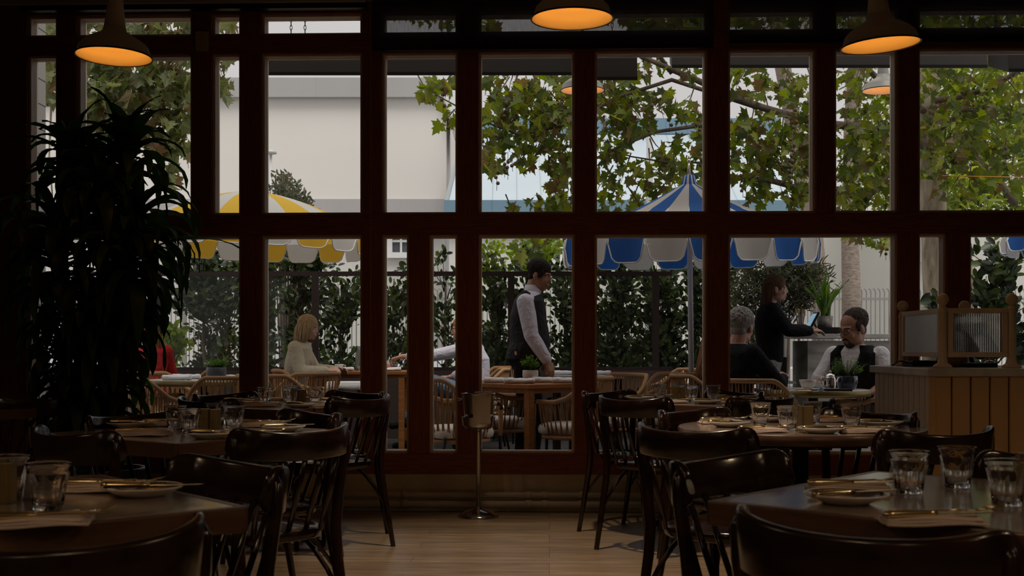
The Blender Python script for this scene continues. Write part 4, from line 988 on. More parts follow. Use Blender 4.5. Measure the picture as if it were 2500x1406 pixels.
BLOBS = [  # centre x, y, half width, half height, leaves, depth, spread in depth
 (1230, 215, 70, 40, 75, 12.2), (1340, 230, 75, 55, 120, 12.3), (1300, 300, 90, 60, 150, 12.3), (1215, 290, 50, 60, 60, 12.1), (1200, 385, 32, 30, 42, 12.0), (1275, 380, 35, 35, 32, 12.2), (1375, 330, 40, 80, 75, 12.3), (1370, 440, 38, 60, 62, 12.4), (1340, 500, 50, 24, 40, 12.4), (1250, 510, 20, 12, 8, 12.4),
 (1085, 205, 45, 18, 26, 12.0), (1045, 230, 26, 20, 16, 12.0), (1095, 285, 28, 26, 16, 12.0), (1110, 190, 20, 14, 10, 12),
 (1500, 225, 60, 50, 85, 12.4), (1500, 310, 55, 60, 80, 12.4), (1560, 270, 50, 50, 55, 12.4), (1500, 410, 55, 45, 50, 12.5), (1490, 480, 40, 36, 28, 12.5), (1630, 245, 50, 30, 26, 12.4), (1690, 270, 40, 30, 26, 12.4), (1640, 375, 50, 35, 36, 12.6), (1620, 430, 60, 45, 60, 12.7), (1700, 420, 40, 60, 48, 12.7), (1560, 500, 50, 25, 34, 12.7), (1600, 165, 50, 30, 20, 12.2), (1690, 165, 40, 25, 20, 12.4), (1720, 330, 30, 50, 30, 12.6),
 (1830, 200, 50, 40, 34, 12.8), (1900, 210, 60, 40, 40, 12.9), (1960, 240, 40, 60, 50, 13.0), (1850, 320, 70, 50, 100, 12.9), (1930, 370, 70, 50, 95, 13), (1820, 400, 50, 40, 60, 13), (1890, 430, 80, 40, 70, 13.1), (1960, 480, 50, 35, 42, 13.3), (1850, 480, 35, 22, 20, 13.1), (1960, 320, 40, 60, 50, 13),
 (2080, 190, 60, 50, 60, 13.2), (2150, 250, 60, 60, 80, 13.4), (2090, 310, 70, 50, 70, 13.4), (2150, 370, 60, 60, 90, 13.5), (2080, 420, 60, 60, 90, 13.5), (2150, 470, 60, 40, 70, 13.6), (2070, 490, 40, 30, 36, 13.5),
 (2290, 200, 60, 50, 60, 13.8), (2390, 210, 60, 50, 40, 14), (2470, 230, 50, 50, 46, 13.6), (2340, 300, 70, 50, 60, 14), (2450, 320, 70, 60, 80, 13.8), (2370, 380, 70, 60, 90, 13.9), (2300, 420, 50, 60, 50, 14), (2450, 420, 60, 50, 46, 13.9), (2260, 320, 30, 60, 36, 14), (2390, 455, 50, 35, 40, 13.8),
 (2165, 585, 50, 16, 22, 13.6), (2110, 580, 40, 8, 8, 13.6), (1300, 600, 60, 20, 12, 12.4),
 (1080, 30, 90, 30, 60, 12), (960, 10, 45, 25, 26, 12), (1190, 60, 30, 14, 10, 12), (1480, 20, 110, 30, 110, 12.2), (1620, 25, 120, 45, 170, 12.2), (1700, 60, 60, 20, 50, 12.3), (1850, 30, 100, 40, 110, 12.8), (2080, 30, 80, 40, 80, 13.2), (2330, 30, 110, 40, 140, 13.8), (2460, 40, 60, 30, 46, 13.8), (1900, -20, 120, 40, 60, 12.8), (2200, 100, 60, 40, 40, 13.6), (2300, 130, 60, 30, 40, 13.9), (2440, 140, 70, 30, 50, 13.9), (1800, 150, 40, 25, 20, 12.6)]
fol = MB(); balls = []
for cx_, cy_, rx_, ry_, n_, d in BLOBS:
    n_ = int(n_*.88)
    for k in range(n_):
        a = r2.uniform(0, 2*PI); q = math.sqrt(r2.random()); x = cx_+rx_*q*math.cos(a)*1.05; y = cy_+ry_*q*math.sin(a)*1.05; dd = d+r2.uniform(-.45, .5)
        syc_leaf(fol, loc(at(x, y, dd)), r2.choice((.07, .09, .11, .13, .15)), r2)
    for k in range(max(1, n_//14)):
        x, y = cx_+r2.uniform(-.8, .8)*rx_, cy_+r2.uniform(-.9, .6)*ry_; dx, dy = r2.uniform(-40, 40), r2.uniform(15, 60)
        tw.tube([loc(at(x-dx, y-dy, d)), loc(at(x-dx*.4, y-dy*.3, d+.05)), loc(at(x, y, d)), loc(at(x+dx*.4, y+dy*.7, d))], [.008, .006, .004, .002], 5)
    if r2.random() < .5: balls.append((loc(at(cx_+r2.uniform(-.7, .7)*rx_, cy_+.7*ry_, d-.3)), r2.randint(1, 4)))
for x, y, n_ in ((1180, 345, 3), (1196, 352, 3), (1232, 375, 4), (1240, 395, 3), (1098, 300, 2), (1590, 258, 3), (1935, 340, 7), (1930, 390, 5), (1940, 270, 4), (1345, 390, 3), (1330, 340, 3)): balls.append((loc(at(x, y, 11.9)), n_))
tag(fol.build('foliage', SY, e), kind='stuff'); tag(tw.build('twigs', 'twig', e), kind='stuff')
g = MB(); ball_strings(g, balls, r2); tag(g.build('seed_balls', mat('brown seed balls', (.10, .07, .045), .9), e), kind='stuff')

# left sycamore
e = empty('sycamore_tree', cw(px(150, 13), 13), YAW, 'sycamore with big grey green leaves over the left windows', 'tree'); e0 = e.location.copy(); r2 = random.Random(9)
ltube([(-10, 900, 13), (0, 600, 13), (60, 250, 12.6), (180, 120, 12.2), (330, 60, 12), (420, 30, 12)], [.14, .12, .09, .06, .04, .02]).build('trunk', 'bark', e)
for pts, r in (([(60, 250, 12.6), (220, 250, 12.2), (330, 240, 12), (430, 290, 11.9)], [.05, .035, .025, .012]), ([(200, 150, 12.2), (330, 150, 12), (470, 120, 11.9), (560, 160, 11.8)], [.04, .03, .022, .008]), ([(128, 480, 12.4), (120, 380, 12.4), (125, 260, 12.4)], [.008, .010, .012])):
    ltube(pts, r, 8).build('branch', 'bark', e)
fol = MB(); tw = MB()
for cx_, cy_, rx_, ry_, n_, d in ((330, 60, 140, 40, 170, 12), (250, 190, 80, 60, 110, 11.9), (350, 200, 90, 60, 150, 11.9), (430, 190, 50, 60, 80, 11.9), (260, 290, 70, 50, 80, 11.9), (360, 300, 80, 45, 100, 11.9), (440, 280, 40, 50, 50, 11.9), (410, 355, 45, 30, 34, 11.9), (120, 170, 30, 90, 60, 12), (125, 60, 20, 30, 20, 12), (545, 55, 30, 18, 12, 11.8), (541, 150, 14, 16, 8, 11.8), (546, 205, 20, 30, 20, 11.8), (460, 370, 14, 20, 8, 11.9), (410, 425, 26, 30, 14, 11.9), (230, 250, 40, 40, 30, 11.9)):
    for k in range(n_):
        a = r2.uniform(0, 2*PI); q = math.sqrt(r2.random()); syc_leaf(fol, loc(at(cx_+rx_*q*math.cos(a), cy_+ry_*q*math.sin(a), d+r2.uniform(-.4, .4))), r2.choice((.08, .10, .13, .15, .17)), r2)
    for k in range(max(1, n_//12)):
        x, y = cx_+r2.uniform(-.8, .8)*rx_, cy_+r2.uniform(-.9, .6)*ry_; dx, dy = r2.uniform(-40, 40), r2.uniform(15, 60)
        tw.tube([loc(at(x-dx, y-dy, d)), loc(at(x, y, d)), loc(at(x+dx*.3, y+dy*.9, d))], [.007, .005, .002], 5)
tag(fol.build('foliage', SYD, e), kind='stuff'); tag(tw.build('twigs', 'twig', e), kind='stuff')

# palm trunks beyond the fence
for pts, r, lab in (([(2082, 900, 18), (2078, 700, 18), (2074, 560, 18), (2080, 300, 18), (2100, 0, 18)], [.17, .14, .125, .12, .11], 'straight grey palm trunk rising before the white wall'),
                    ([(2015, 900, 21), (1998, 700, 21), (1985, 560, 21), (1952, 380, 21), (1925, 240, 21), (1905, 130, 21), (1890, 0, 21)], [.19, .17, .16, .15, .14, .14, .13], 'leaning grey palm trunk seen through the sycamore leaves')):
    e = empty('palm_tree', at(pts[0][0], 880, pts[0][2]), 0, lab, 'tree', 'palm trunks'); e.rotation_euler.z = YAW; e0 = e.location.copy()
    ltube(pts, r, 16).build('trunk', 'palmbark', e)
    g = MB(); top = loc(at(*pts[-1]))
    for k in range(18):
        a = k*2.4; L = 1.6
        for j in range(12):
            t = .2+.8*j/12; q = top+Vector((math.cos(a), math.sin(a), .5-t*.9))*L*t
            for s in (-1, 1): oval_leaf(g, q, .5*(1.2-t), .05, Vector((math.cos(a+s*.9), math.sin(a+s*.9), -.4)), Vector((0, 0, 1)), r2)
    g.build('fronds', SYD, e)

# light green trees filling the right background
BG = leafmat('light green tree leaves', [(.04, .07, .015), (.12, .17, .03), (.25, .31, .05), (.40, .42, .08), (.08, .12, .03)], .6, .5)
for cx_, cy_, rx_, ry_, n_, d, lab in ((2350, 250, 190, 200, 1500, 24, 'light green feathery tree filling the background at the upper right'), (2540, 420, 150, 230, 900, 22, 'darker leafy tree at the right edge beyond the white building'), (2180, 380, 120, 150, 500, 25, 'yellow green tree beyond the sycamore trunk'), (2330, 470, 130, 70, 500, 22, 'low dark green tree crown behind the sycamore trunk')):
    e = empty('background_tree', at(cx_, 880, d), YAW, lab, 'tree'); e0 = e.location.copy()
    fol = MB(); ww = px(1250+rx_, d); hh = ry_/F_PX*d; c0 = loc(at(cx_, cy_, d))
    for k in range(n_*2):
        u = Vector((r2.gauss(0, .5), r2.gauss(0, .5), r2.gauss(0, .5)))
        if u.length > 1.1: continue
        p = c0+Vector((u.x*ww, u.y*1.6, u.z*hh)); oval_leaf(fol, p, r2.uniform(.18, .34), r2.uniform(.05, .10), Vector((r2.uniform(-1, 1), r2.uniform(-1, 1), r2.uniform(-1, .3))), Vector((r2.uniform(-1, 1), r2.uniform(-1, 1), 1)), r2)
    tag(fol.build('foliage', BG, e), kind='stuff')
    MB().tube([(0, 0, -.3), (.1, 0, 1.5), c0*.6, c0], [.16, .13, .10, .03], 10).build('trunk', 'bark', e)
# grey leaved shrub by the white building
e = empty('olive_shrub', at(705, 1028, 19), YAW, 'olive green shrub rising behind the yellow parasol', 'shrub'); e0 = e.location.copy(); fol = MB(); st = MB()
for k in range(34):
    x = r2.uniform(650, 770); top = (432+abs(x-690)**1.35*.22)+r2.uniform(-14, 30); b0 = loc(at(700+(x-700)*.3, 1022, 19)); t0 = loc(at(x, top, 19+r2.uniform(-.5, .5))); st.tube([b0, b0.lerp(t0, .6), t0], [.02, .012, .004], 5)
    for j in range(60):
        t = r2.uniform(.68, 1.0); q = b0.lerp(t0, t)+Vector((r2.uniform(-.12, .12), r2.uniform(-.12, .12), 0)); oval_leaf(fol, q, .10, .03, Vector((r2.uniform(-1, 1), r2.uniform(-1, 1), r2.uniform(0, 1.2))), Vector((0, 1, .3)), r2)
tag(fol.build('foliage', leafmat('olive leaves', [(.05, .055, .03), (.09, .10, .06), (.13, .13, .08)], .6, .3), e), kind='stuff'); st.build('stems', 'twig', e)

# ---- trained hedge behind the glass fence
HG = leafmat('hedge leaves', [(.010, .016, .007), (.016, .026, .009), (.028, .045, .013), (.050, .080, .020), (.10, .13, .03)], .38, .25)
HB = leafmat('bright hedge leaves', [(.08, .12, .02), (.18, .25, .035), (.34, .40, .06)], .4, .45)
def shrub(cx_, x0, x1, ytop, n_, dens, lab, d=14.5, m=None, name='hedge_shrub', ybot=905, L=(.075, .118), grp='hedge shrubs behind the glass fence'):
    global e0
    e = empty(name, at(cx_, 905, d), YAW, lab, 'shrub', grp); e.location.z = .0; e0 = e.location.copy(); fol = MB(); st = MB(); rr = random.Random(int(cx_))
    base = Vector((0, 0, .0)); tips = []
    stem = [base, Vector((.03, 0, .6)), Vector((-.03, .02, 1.1)), loc(at(cx_+rr.uniform(-6, 6), ytop+40, d))]; st.tube(stem, [.028, .024, .018, .008], 7)
    for k in range(int(n_*.82)):
        y = rr.uniform(ytop, ybot); x = rr.uniform(x0, x1); s_z = CAM_H+(HOR-min(ybot, y+rr.uniform(15, 60)))/F_PX*d
        a0 = Vector((rr.uniform(-.03, .03), 0, max(.3, s_z-.15))); tip = loc(at(x, y, d+rr.uniform(-.30, .25))); mid = a0.lerp(tip, .5)+Vector((0, 0, rr.uniform(-.06, .08)))
        st.tube([a0, mid, tip], [.008, .006, .003], 5)
        for j in range(dens):
            t = rr.uniform(.35, 1.03); q = (a0.lerp(mid, t*2) if t < .5 else mid.lerp(tip, (t-.5)*2))+Vector((rr.gauss(0, .05), rr.gauss(0, .04), rr.gauss(0, .05)))
            b = (tip-a0).normalized()*.7+Vector((rr.uniform(-1, 1), rr.uniform(-1, .6), rr.uniform(-.6, .8))); LL = rr.uniform(*L)
            oval_leaf(fol, q, LL, LL*.46, b, Vector((rr.uniform(-.5, .5), -1, rr.uniform(-.2, .8))), rr)
    tag(fol.build('foliage', m or HG, e), kind='stuff'); st.build('stems', 'twig', e)
    return e
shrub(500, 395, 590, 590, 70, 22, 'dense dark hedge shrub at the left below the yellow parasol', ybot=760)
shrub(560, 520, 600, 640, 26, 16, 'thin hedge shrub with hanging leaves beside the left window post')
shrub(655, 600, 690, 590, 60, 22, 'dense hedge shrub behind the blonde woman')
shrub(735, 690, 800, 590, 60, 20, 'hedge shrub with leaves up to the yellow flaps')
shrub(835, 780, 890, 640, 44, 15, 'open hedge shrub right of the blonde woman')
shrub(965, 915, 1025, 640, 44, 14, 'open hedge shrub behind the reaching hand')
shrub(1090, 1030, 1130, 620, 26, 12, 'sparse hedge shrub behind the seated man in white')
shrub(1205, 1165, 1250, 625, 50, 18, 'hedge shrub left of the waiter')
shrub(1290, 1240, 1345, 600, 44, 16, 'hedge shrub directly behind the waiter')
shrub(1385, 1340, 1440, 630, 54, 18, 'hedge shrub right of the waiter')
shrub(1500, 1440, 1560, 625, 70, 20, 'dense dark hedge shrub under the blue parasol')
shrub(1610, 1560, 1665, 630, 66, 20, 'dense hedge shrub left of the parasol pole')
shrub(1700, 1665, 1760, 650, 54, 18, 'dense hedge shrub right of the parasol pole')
shrub(1310, 1245, 1385, 575, 26, 22, 'bright green bush rising above the fence over the waiter', 14.9, HB, 'green_bush', 640)
shrub(1205, 1165, 1240, 585, 12, 14, 'leafy shoots reaching above the fence at the centre', 14.6, HB, 'green_bush', 660)
shrub(420, 385, 455, 795, 20, 16, 'low broad leaved shrub beside the red shirt person', 13.9, HB, 'green_bush', 880)
shrub(2425, 2370, 2520, 600, 50, 15, 'tall leafy shrub outside behind the counter screen at the right', 12.2, HG, 'green_bush', 900, (.10, .16))
shrub(2290, 2250, 2315, 690, 10, 10, 'small leafy shrub behind the right turned posts', 12.4, HG, 'green_bush', 760, (.10, .15))
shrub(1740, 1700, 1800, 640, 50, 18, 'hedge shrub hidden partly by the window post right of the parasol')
# feathery fine leaved shrub around the hostess
FN = leafmat('fine feathery leaves', [(.018, .024, .010), (.035, .042, .018), (.07, .078, .032)], .85, .3)
e = empty('podocarpus_shrub', cw(px(1900, 12.3), 12.3, 0), YAW, 'feathery narrow leaved shrub behind the standing hostess', 'shrub'); e0 = e.location.copy(); fol = MB(); st = MB(); rr = random.Random(4)
for k in range(170):
    u = rr.random(); x = rr.uniform(1775, 2030); top = 600+(abs(x-1900)/130.)**2*60
    y = rr.uniform(top, 830 if x < 1850 else 720); tip = loc(at(x, y, 12.3+rr.uniform(-.3, .3))); a0 = loc(at(1880+(x-1880)*.45, y+rr.uniform(40, 90), 12.3)); mid = a0.lerp(tip, .5)+Vector((0, 0, .05)); st.tube([a0, mid, tip], [.006, .004, .002], 5)
    for j in range(22):
        t = rr.uniform(.2, 1.05); q = a0.lerp(mid, t*2) if t < .5 else mid.lerp(tip, (t-.5)*2); q = q+Vector((rr.gauss(0, .02), rr.gauss(0, .02), rr.gauss(0, .02)))
        oval_leaf(fol, q, rr.uniform(.07, .11), .012, Vector((rr.uniform(-1, 1), rr.uniform(-1, .5), rr.uniform(-.6, .9))), Vector((0, -1, .3)), rr)
for s in range(5): st.tube([(.05*s-.1, 0, 0), (.1*s-.2, 0, .9), loc(at(1840+30*s, 680, 12.3))], [.022, .016, .006], 7)
tag(fol.build('foliage', FN, e), kind='stuff'); st.build('stems', 'twig', e)
# low grey bushes at the foot of the hedge
for cx_, w_, lab in ((520, 70, 'low grey twiggy bush at the left foot of the hedge'), (1210, 60, 'low grey bush behind the man in white'), (1560, 110, 'low clipped bush under the blue parasol')):
    shrub(cx_, cx_-w_, cx_+w_, 790, 40, 24, lab, 15.0, FN, 'low_bush', 890, (.05, .08), 'low bushes beyond the fence')
# ------------------------------------------------------------------ patio furniture
def rattan_chair():
    """rope armchair facing +Y, origin on the paving under the seat"""
    e = empty('rope_armchair')
    top = []; low = []; N = 64
    for i in range(N+1):
        u = -1+2*i/N; a = abs(u); th = u*PI*.80
        x = .31*math.sin(th)*(1 if a < .75 else 1-.02*(a-.75)); y = -.27*math.cos(th)+ (.02 if a > .6 else 0)
        z = .80 if a < .30 else .80-.17*(math.sin(min(1, (a-.30)/.42)*PI/2)**1.5)
        top.append((x, y, z)); k = .86; low.append((.27*math.sin(th), -.235*math.cos(th)+.01, .37-.0*a))
    MB().tube(top, .017, 10).build('top_rail', 'rattan', e)
    MB().tube(low, .016, 8).build('lower_rail', 'rattan', e)
    g = MB()
    for i in range(1, N):
        a = Vector(top[i]); b = Vector(low[min(N-1, max(1, i+(1 if i % 2 else -1)))]); m_ = a.lerp(b, .5); m_ = m_+Vector((m_.x, m_.y, 0)).normalized()*.005
        g.tube([a, m_, b], .0048, 5)
    g.build('rope_weave', 'cord', e)
    for s in (-1, 1):
        x, y, z = top[-1] if s > 0 else top[0]
        MB().tube([(x, y-.01, z), (x, y+.028, z-.006), (x, y+.045, z-.04), (x*1.0, y+.048, z-.10), (x*.97, y+.045, .40)], [.0175, .018, .018, .0165, .0165], 10).build('arm_post', 'rattan', e)
        MB().tube([(x, y+.01, z), (x, y+.034, z-.008), (x, y+.049, z-.045)], .0195, 10).build('arm_cap', 'blackm', e, )
        MB().tube([(x*.97, y+.045, .42), (x*.96, y+.05, 0)], [.014, .011], 8).build('leg', 'blackm', e)
        MB().tube([(s*.22, -.17, .40), (s*.25, -.25, 0)], [.014, .011], 8).build('leg', 'blackm', e)
    rows = []
    for s_, z in ((.90, .385), (1, .40), (1.02, .43), (.98, .455), (.8, .468), (.02, .472)):
        rows.append([(.245*s_*math.copysign(abs(math.cos(t))**.6, math.cos(t)), .02+.235*s_*math.copysign(abs(math.sin(t))**.6, math.sin(t)), z) for t in [2*PI*k/28 for k in range(28)]])
    g = MB().grid(rows, closed=True); g.f.append(tuple(range(27, -1, -1))); g.sm.append(True); g.build('cushion', 'cushion', e)
    MB().lathe([(.22, .36), (.24, .372), (.22, .385)], 28).build('seat_frame', 'blackm', e)
    return e
RC = [(1108, 8.50, 28, 'rope armchair closest to the glass in the narrow centre pane, back to us'), (1212, 9.55, 5, 'rope armchair behind the wine bucket with cream cushion showing'), (1405, 8.85, 160, 'rope armchair at the right of the wooden table, arm rising to the right'),
      (1492, 9.7, 215, 'rope armchair just right of the centre post'), (1592, 10.05, 170, 'rope armchair with steep rail below the parasol'), (1668, 9.8, 260, 'rope armchair by the foot of the parasol pole'),
      (1178, 12.0, 185, 'rope armchair under the man in the white shirt'), (1238, 12.9, 250, 'rope armchair far back between the man in white and the waiter'),
      (345, 8.9, 60, 'rope armchair nearest the glass beside the plant'), (412, 10.15, -20, 'rope armchair behind the marble table edge at the left'), (560, 9.05, 115, 'rope armchair right of the round table, cut by the window post'), (372, 11.6, -60, 'rope armchair under the person in red'), (470, 11.9, 200, 'rope armchair far back beyond the small potted plant'),
      (668, 9.6, 70, 'rope armchair lower left of the blonde woman, back rail to us'), (742, 10.2, 135, 'rope armchair in front of the blonde woman'), (735, 11.55, 15, 'rope armchair the blonde woman sits in'), (1835, 8.35, 60, 'rope armchair the man in the black jumper sits in'), (2125, 8.75, 165, 'rope armchair of the man with glasses beside the counter'), (1640, 11.9, 200, 'rope armchair farthest back near the parasol pole'), (1722, 9.55, 10, 'rope armchair of the person with long brown hair')]
for x, d, a, lab in RC: place('rc', rattan_chair, cw(px(x, d), d, GZ), R(a)-PI/2+YAW, lab, 'honey rope armchairs on the patio', 'chair')
def patio_table(p, r, h, label, square=False, rz=0, m='marble', em='brass', w_=.76, dp=.76):
    e = empty('patio_table', p, rz, label, 'table', 'patio tables')
    if not square:
        MB().lathe([(.001, h-.03), (r-.004, h-.03), (r-.004, h), (.001, h)], 56, cap=False).build('tabletop', m, e)
        MB().lathe([(r-.004, h-.045), (r, h-.045), (r, h+.001), (r-.004, h+.001)], 56, close=True).build('edge_band', 'oldbrass', e)
        MB().lathe([(.25, 0), (.25, .012), (.05, .03), (.035, .05), (.035, h-.05), (.10, h-.032)], 28).build('pedestal', 'iron', e)
    else:
        MB().box((0, 0, h-.015), (w_, dp, .03)).build('tabletop', m, e, bevel=.003)
        f = MB()
        for sx_, sy_, lx, ly in ((0, dp/2-.04, w_-.13, .022), (0, -dp/2+.04, w_-.13, .022), (w_/2-.04, 0, .022, dp-.13), (-w_/2+.04, 0, .022, dp-.13)): MB().box((sx_, sy_, h-.048), (lx, ly, .036)).build('apron', em, e)
        for sx_ in (-1, 1):
            for sy_ in (-1, 1): MB().box((sx_*(w_/2-.045), sy_*(dp/2-.045), (h-.03)/2), (.055, .055, h-.03)).build('leg', em, e, bevel=.003)
    return e
def zh(y, d): return CAM_H+(HOR-y)/F_PX*d
d = 9.85; patio_table(cw(px(494, d), d, GZ), .45, zh(930, 9.45)-GZ, 'round marble patio table with brass edge left, holding a blue grey pot'); OLz = zh(930, 9.45)
d = 9.12; OAz = .787; patio_table(cw(px(1290, d), d, GZ), 0, OAz-GZ, 'wooden patio table with white pot and rolled napkins at the centre', True, R(45)+YAW, 'woodout', 'woodout')
d = 12.05; FTz = zh(907, 11.7); patio_table(cw(px(880, d), d, GZ), 0, FTz-GZ, 'wooden patio table between the blonde woman and the man in white', True, YAW, 'woodout', 'woodout', .98, .7)
d = 11.3; F2z = zh(917, 10.95); patio_table(cw(px(1432, d), d, GZ), 0, F2z-GZ, 'grey marble patio table behind the waiter with rolled napkins', True, YAW, 'marble', 'blackm', .66, .66)
d = 8.55; ORz = zh(956, 8.15); patio_table(cw(px(1985, d), d, GZ), .40, ORz-GZ, 'round marble patio table with teapot before the man with glasses')

def roll():
    e = empty('rolled_napkin'); g = MB(); rows = []
    for i in range(15):
        u = -1+2*i/14.; row = []
        for k in range(14):
            th = 2*PI*k/14; rr = .026+.003*math.sin(2*th+u*2)+.002*math.sin(5*th+9*u); fl = .78
            row.append((u*.115, rr*1.45*math.cos(th)+.004*math.sin(3*u), .021+rr*fl*math.sin(th)))
        rows.append(row)
    g.grid(rows, closed=True); g.f.append(tuple(range(13, -1, -1))); g.sm.append(True); N = len(g.v); g.f.append(tuple(range(N-14, N))); g.sm.append(True); g.build('linen_roll', 'white', e)
    g = MB(); rows = []
    for i in range(9):
        t = i/8.; th = 1.0-2.6*t; rows.append([(.07+.045*math.sin(t*3)*.2+.012*j, .038*math.cos(th), .022+.0235*math.sin(th)) for j in range(4)])
    g.grid(rows).build('outer_fold', 'white', e, thick=.003); return e
for x, d, z, a, lab in ((432, 9.65, OLz, -4, 'rolled white napkin left of the blue grey pot'), (583, 9.75, OLz, 8, 'rolled white napkin right of the blue grey pot'), (455, 10.0, OLz, 5, 'rolled white napkin behind another, left of the blue grey pot'),
                        (1218, 9.05, OAz, -3, 'rolled white napkin at the left end of the wooden table'), (1268, 8.88, OAz, 3, 'rolled white napkin in front of the white pot'), (1336, 9.15, OAz, 4, 'rolled white napkin right of the white pot'), (1385, 9.02, OAz, -6, 'rolled white napkin at the right end of the wooden table'),
                        (835, 11.88, FTz, -3, 'white napkin on the table before the blonde woman'), (951, 11.9, FTz, 5, 'white napkin near the reaching hand'), (1380, 11.2, F2z, 3, 'rolled white napkin behind the waiter, left one'), (1462, 11.2, F2z, -2, 'rolled white napkin behind the centre post, right one')):
    place('roll', roll, cw(px(x, d), d, z), R(a)+YAW, lab, 'white linen napkins on the patio', 'napkin')
def pot_plant(p, r, h, m, label, leaves, rr, spread=1.0, tall=.07, wid=.02):
    e = empty('potted_plant', p, 0, label, 'plant')
    MB().lathe([(.001, 0), (r*.62, 0), (r*.86, h*.18), (r, h*.55), (r*.97, h*.97), (r*.92, h), (r*.87, h*.97), (r*.88, h*.7), (.001, h*.7)], 32, cap=False).build('pot', m, e)
    MB().lathe([(r*.89, h*.86), (.001, h*.88)], 24, cap=False).build('soil', 'soil', e)
    g = MB(); st = MB()
    for k in range(leaves):
        a = rr.uniform(0, 2*PI); q = rr.random()**.5; t0 = Vector((r*.5*q*math.cos(a), r*.5*q*math.sin(a), h*.88)); t1 = Vector((r*spread*q*math.cos(a), r*spread*q*math.sin(a), h+tall*rr.uniform(.25, 1)*(1.15-.5*q)))
        st.tube([t0, t0.lerp(t1, .5)+Vector((0, 0, .01)), t1], [.0016, .0013, .0008], 4)
        for j in range(4): oval_leaf(g, t0.lerp(t1, rr.uniform(.5, 1.05)), wid*rr.uniform(.8, 1.5), wid*.5, Vector((rr.uniform(-1, 1), rr.uniform(-1, 1), rr.uniform(-.1, .9))), Vector((0, 0, 1)), rr)
    g.build('leaves', HERB, e); st.build('stems', HERB, e); return e
HERB = leafmat('fresh herb green', [(.05, .10, .015), (.10, .20, .03), (.18, .30, .05)], .5, .4)
rr = random.Random(2)
pot_plant(cw(px(528, 9.7), 9.7, OLz), .082, .105, mat('blue grey pot', (.07, .08, .095), .4), 'small green herb in a dark blue grey pot on the left marble table', 70, rr, 1.2, .09)
pot_plant(cw(px(1295, 9.2), 9.2, OAz), .062, .095, mat('cream pot', (.62, .54, .47), .6), 'small green herb in a cream pot on the wooden table before the waiter', 75, rr, 1.35, .115)
ph = pot_plant(cw(px(2068, 8.5), 8.5, ORz), .075, .10, mat('navy glazed bowl', (.015, .03, .065), .2, coat=.6), 'spindly green plant in a navy bowl on the table of the man with glasses', 120, rr, 1.9, .15, .014)
# blonde woman's table, cups and glasses
def cup(p, r, h, m, label, handle=True, saucer=True):
    e = empty('cup', p, R(20), label, 'cup'); z0 = .014 if saucer else 0
    MB().lathe([(.001, z0), (r*.5, z0), (r*.75, z0+h*.25), (r*.95, z0+h*.7), (r, z0+h), (r*.95, z0+h), (r*.9, z0+h*.7), (.001, z0+.008)], 28, cap=False).build('cup_body', m, e)
    if handle: MB().tube([(r*.92, 0, z0+h*.8), (r*1.35, 0, z0+h*.8), (r*1.45, 0, z0+h*.5), (r*1.2, 0, z0+h*.28), (r*.8, 0, z0+h*.3)], .005, 8).build('handle', m, e)
    if saucer: MB().lathe([(.001, 0), (r*.8, .001), (r*1.75, .012), (r*1.8, .015), (r*1.7, .014), (.001, .007)], 32, cap=False).build('saucer', m, e)
    return e
cup(cw(px(1972, 8.35), 8.35, ORz), .060, .062, 'ceramic', 'wide white cup on a saucer in front of the man in the black jumper')
e = empty('soup_bowl', cw(px(1990, 8.72), 8.72, ORz), 0, 'white bowl behind the wide cup on the right marble table', 'bowl'); MB().lathe([(.001, 0), (.04, 0), (.075, .035), (.085, .05), (.08, .05), (.04, .01), (.001, .008)], 30, cap=False).build('bowl_body', 'ceramic', e)
cup(cw(px(828, 12.0), 12.0, FTz), .045, .055, 'ceramic', 'white cup held by the blonde woman')
cup(cw(px(946, 11.9), 11.9, FTz), .034, .07, mat('pink cup', (.62, .33, .30), .4), 'small pink cup under the reaching hand', False, True)
for x, d, z, lab in ((962, 12.0, FTz, 'water glass right of the pink cup on the far wooden table'),): place('glass', tumbler, cw(px(x, d), d, z), 0, lab, 'patio glasses', 'glass')
e = empty('bottle', cw(px(876, 12.15), 12.15, FTz), 0, 'clear bottle on the far wooden table beside the post', 'bottle'); MB().lathe([(.001, 0), (.036, 0), (.037, .15), (.016, .20), (.015, .25), (.001, .25)], 24, cap=False).build('bottle_body', mat('grey glass', (.35, .37, .37), .1, trans=.6), e)
e = empty('teapot', cw(px(2027, 8.42), 8.42, ORz), PI+.5, 'small polished steel teapot on the right marble table', 'teapot')
MB().lathe([(.001, 0), (.038, 0), (.042, .01), (.044, .05), (.040, .085), (.034, .10), (.001, .10)], 32, cap=False).build('pot_body', 'steel', e); MB().lathe([(.036, .099), (.030, .112), (.008, .118), (.006, .124), (.010, .130), (.006, .137), (.001, .138)], 24, cap=False).build('lid', 'steel', e)
MB().tube([(.036, 0, .085), (.075, 0, .095), (.085, 0, .06), (.075, 0, .03), (.04, 0, .022)], .0055, 8).build('handle', 'steel', e); MB().tube([(-.038, 0, .035), (-.06, 0, .05), (-.075, 0, .08), (-.088, 0, .092)], [.011, .009, .007, .006], 10).build('spout', 'steel', e)
tag(MB().box((0, 0, .008), (.20, .12, .016)).build('bill_tray', 'blackm', None, cw(px(2040, 8.28), 8.28, ORz), .1, bevel=.003), 'thin black tray under the teapot at the table front', 'tray')
tag(MB().lathe([(.001, 0), (.016, 0), (.017, .03), (.001, .03)], 20, cap=False).build('sugar_pot', mat('pale blue label', (.25, .5, .7), .4), None, cw(px(2004, 8.2), 8.2, ORz)), 'tiny pale blue jar beside the teapot', 'jar')
place('knife', knife, cw(px(1982, 8.17), 8.17, ORz), .2, 'brass knife at the front edge of the right marble table', 'patio knives', 'knife')
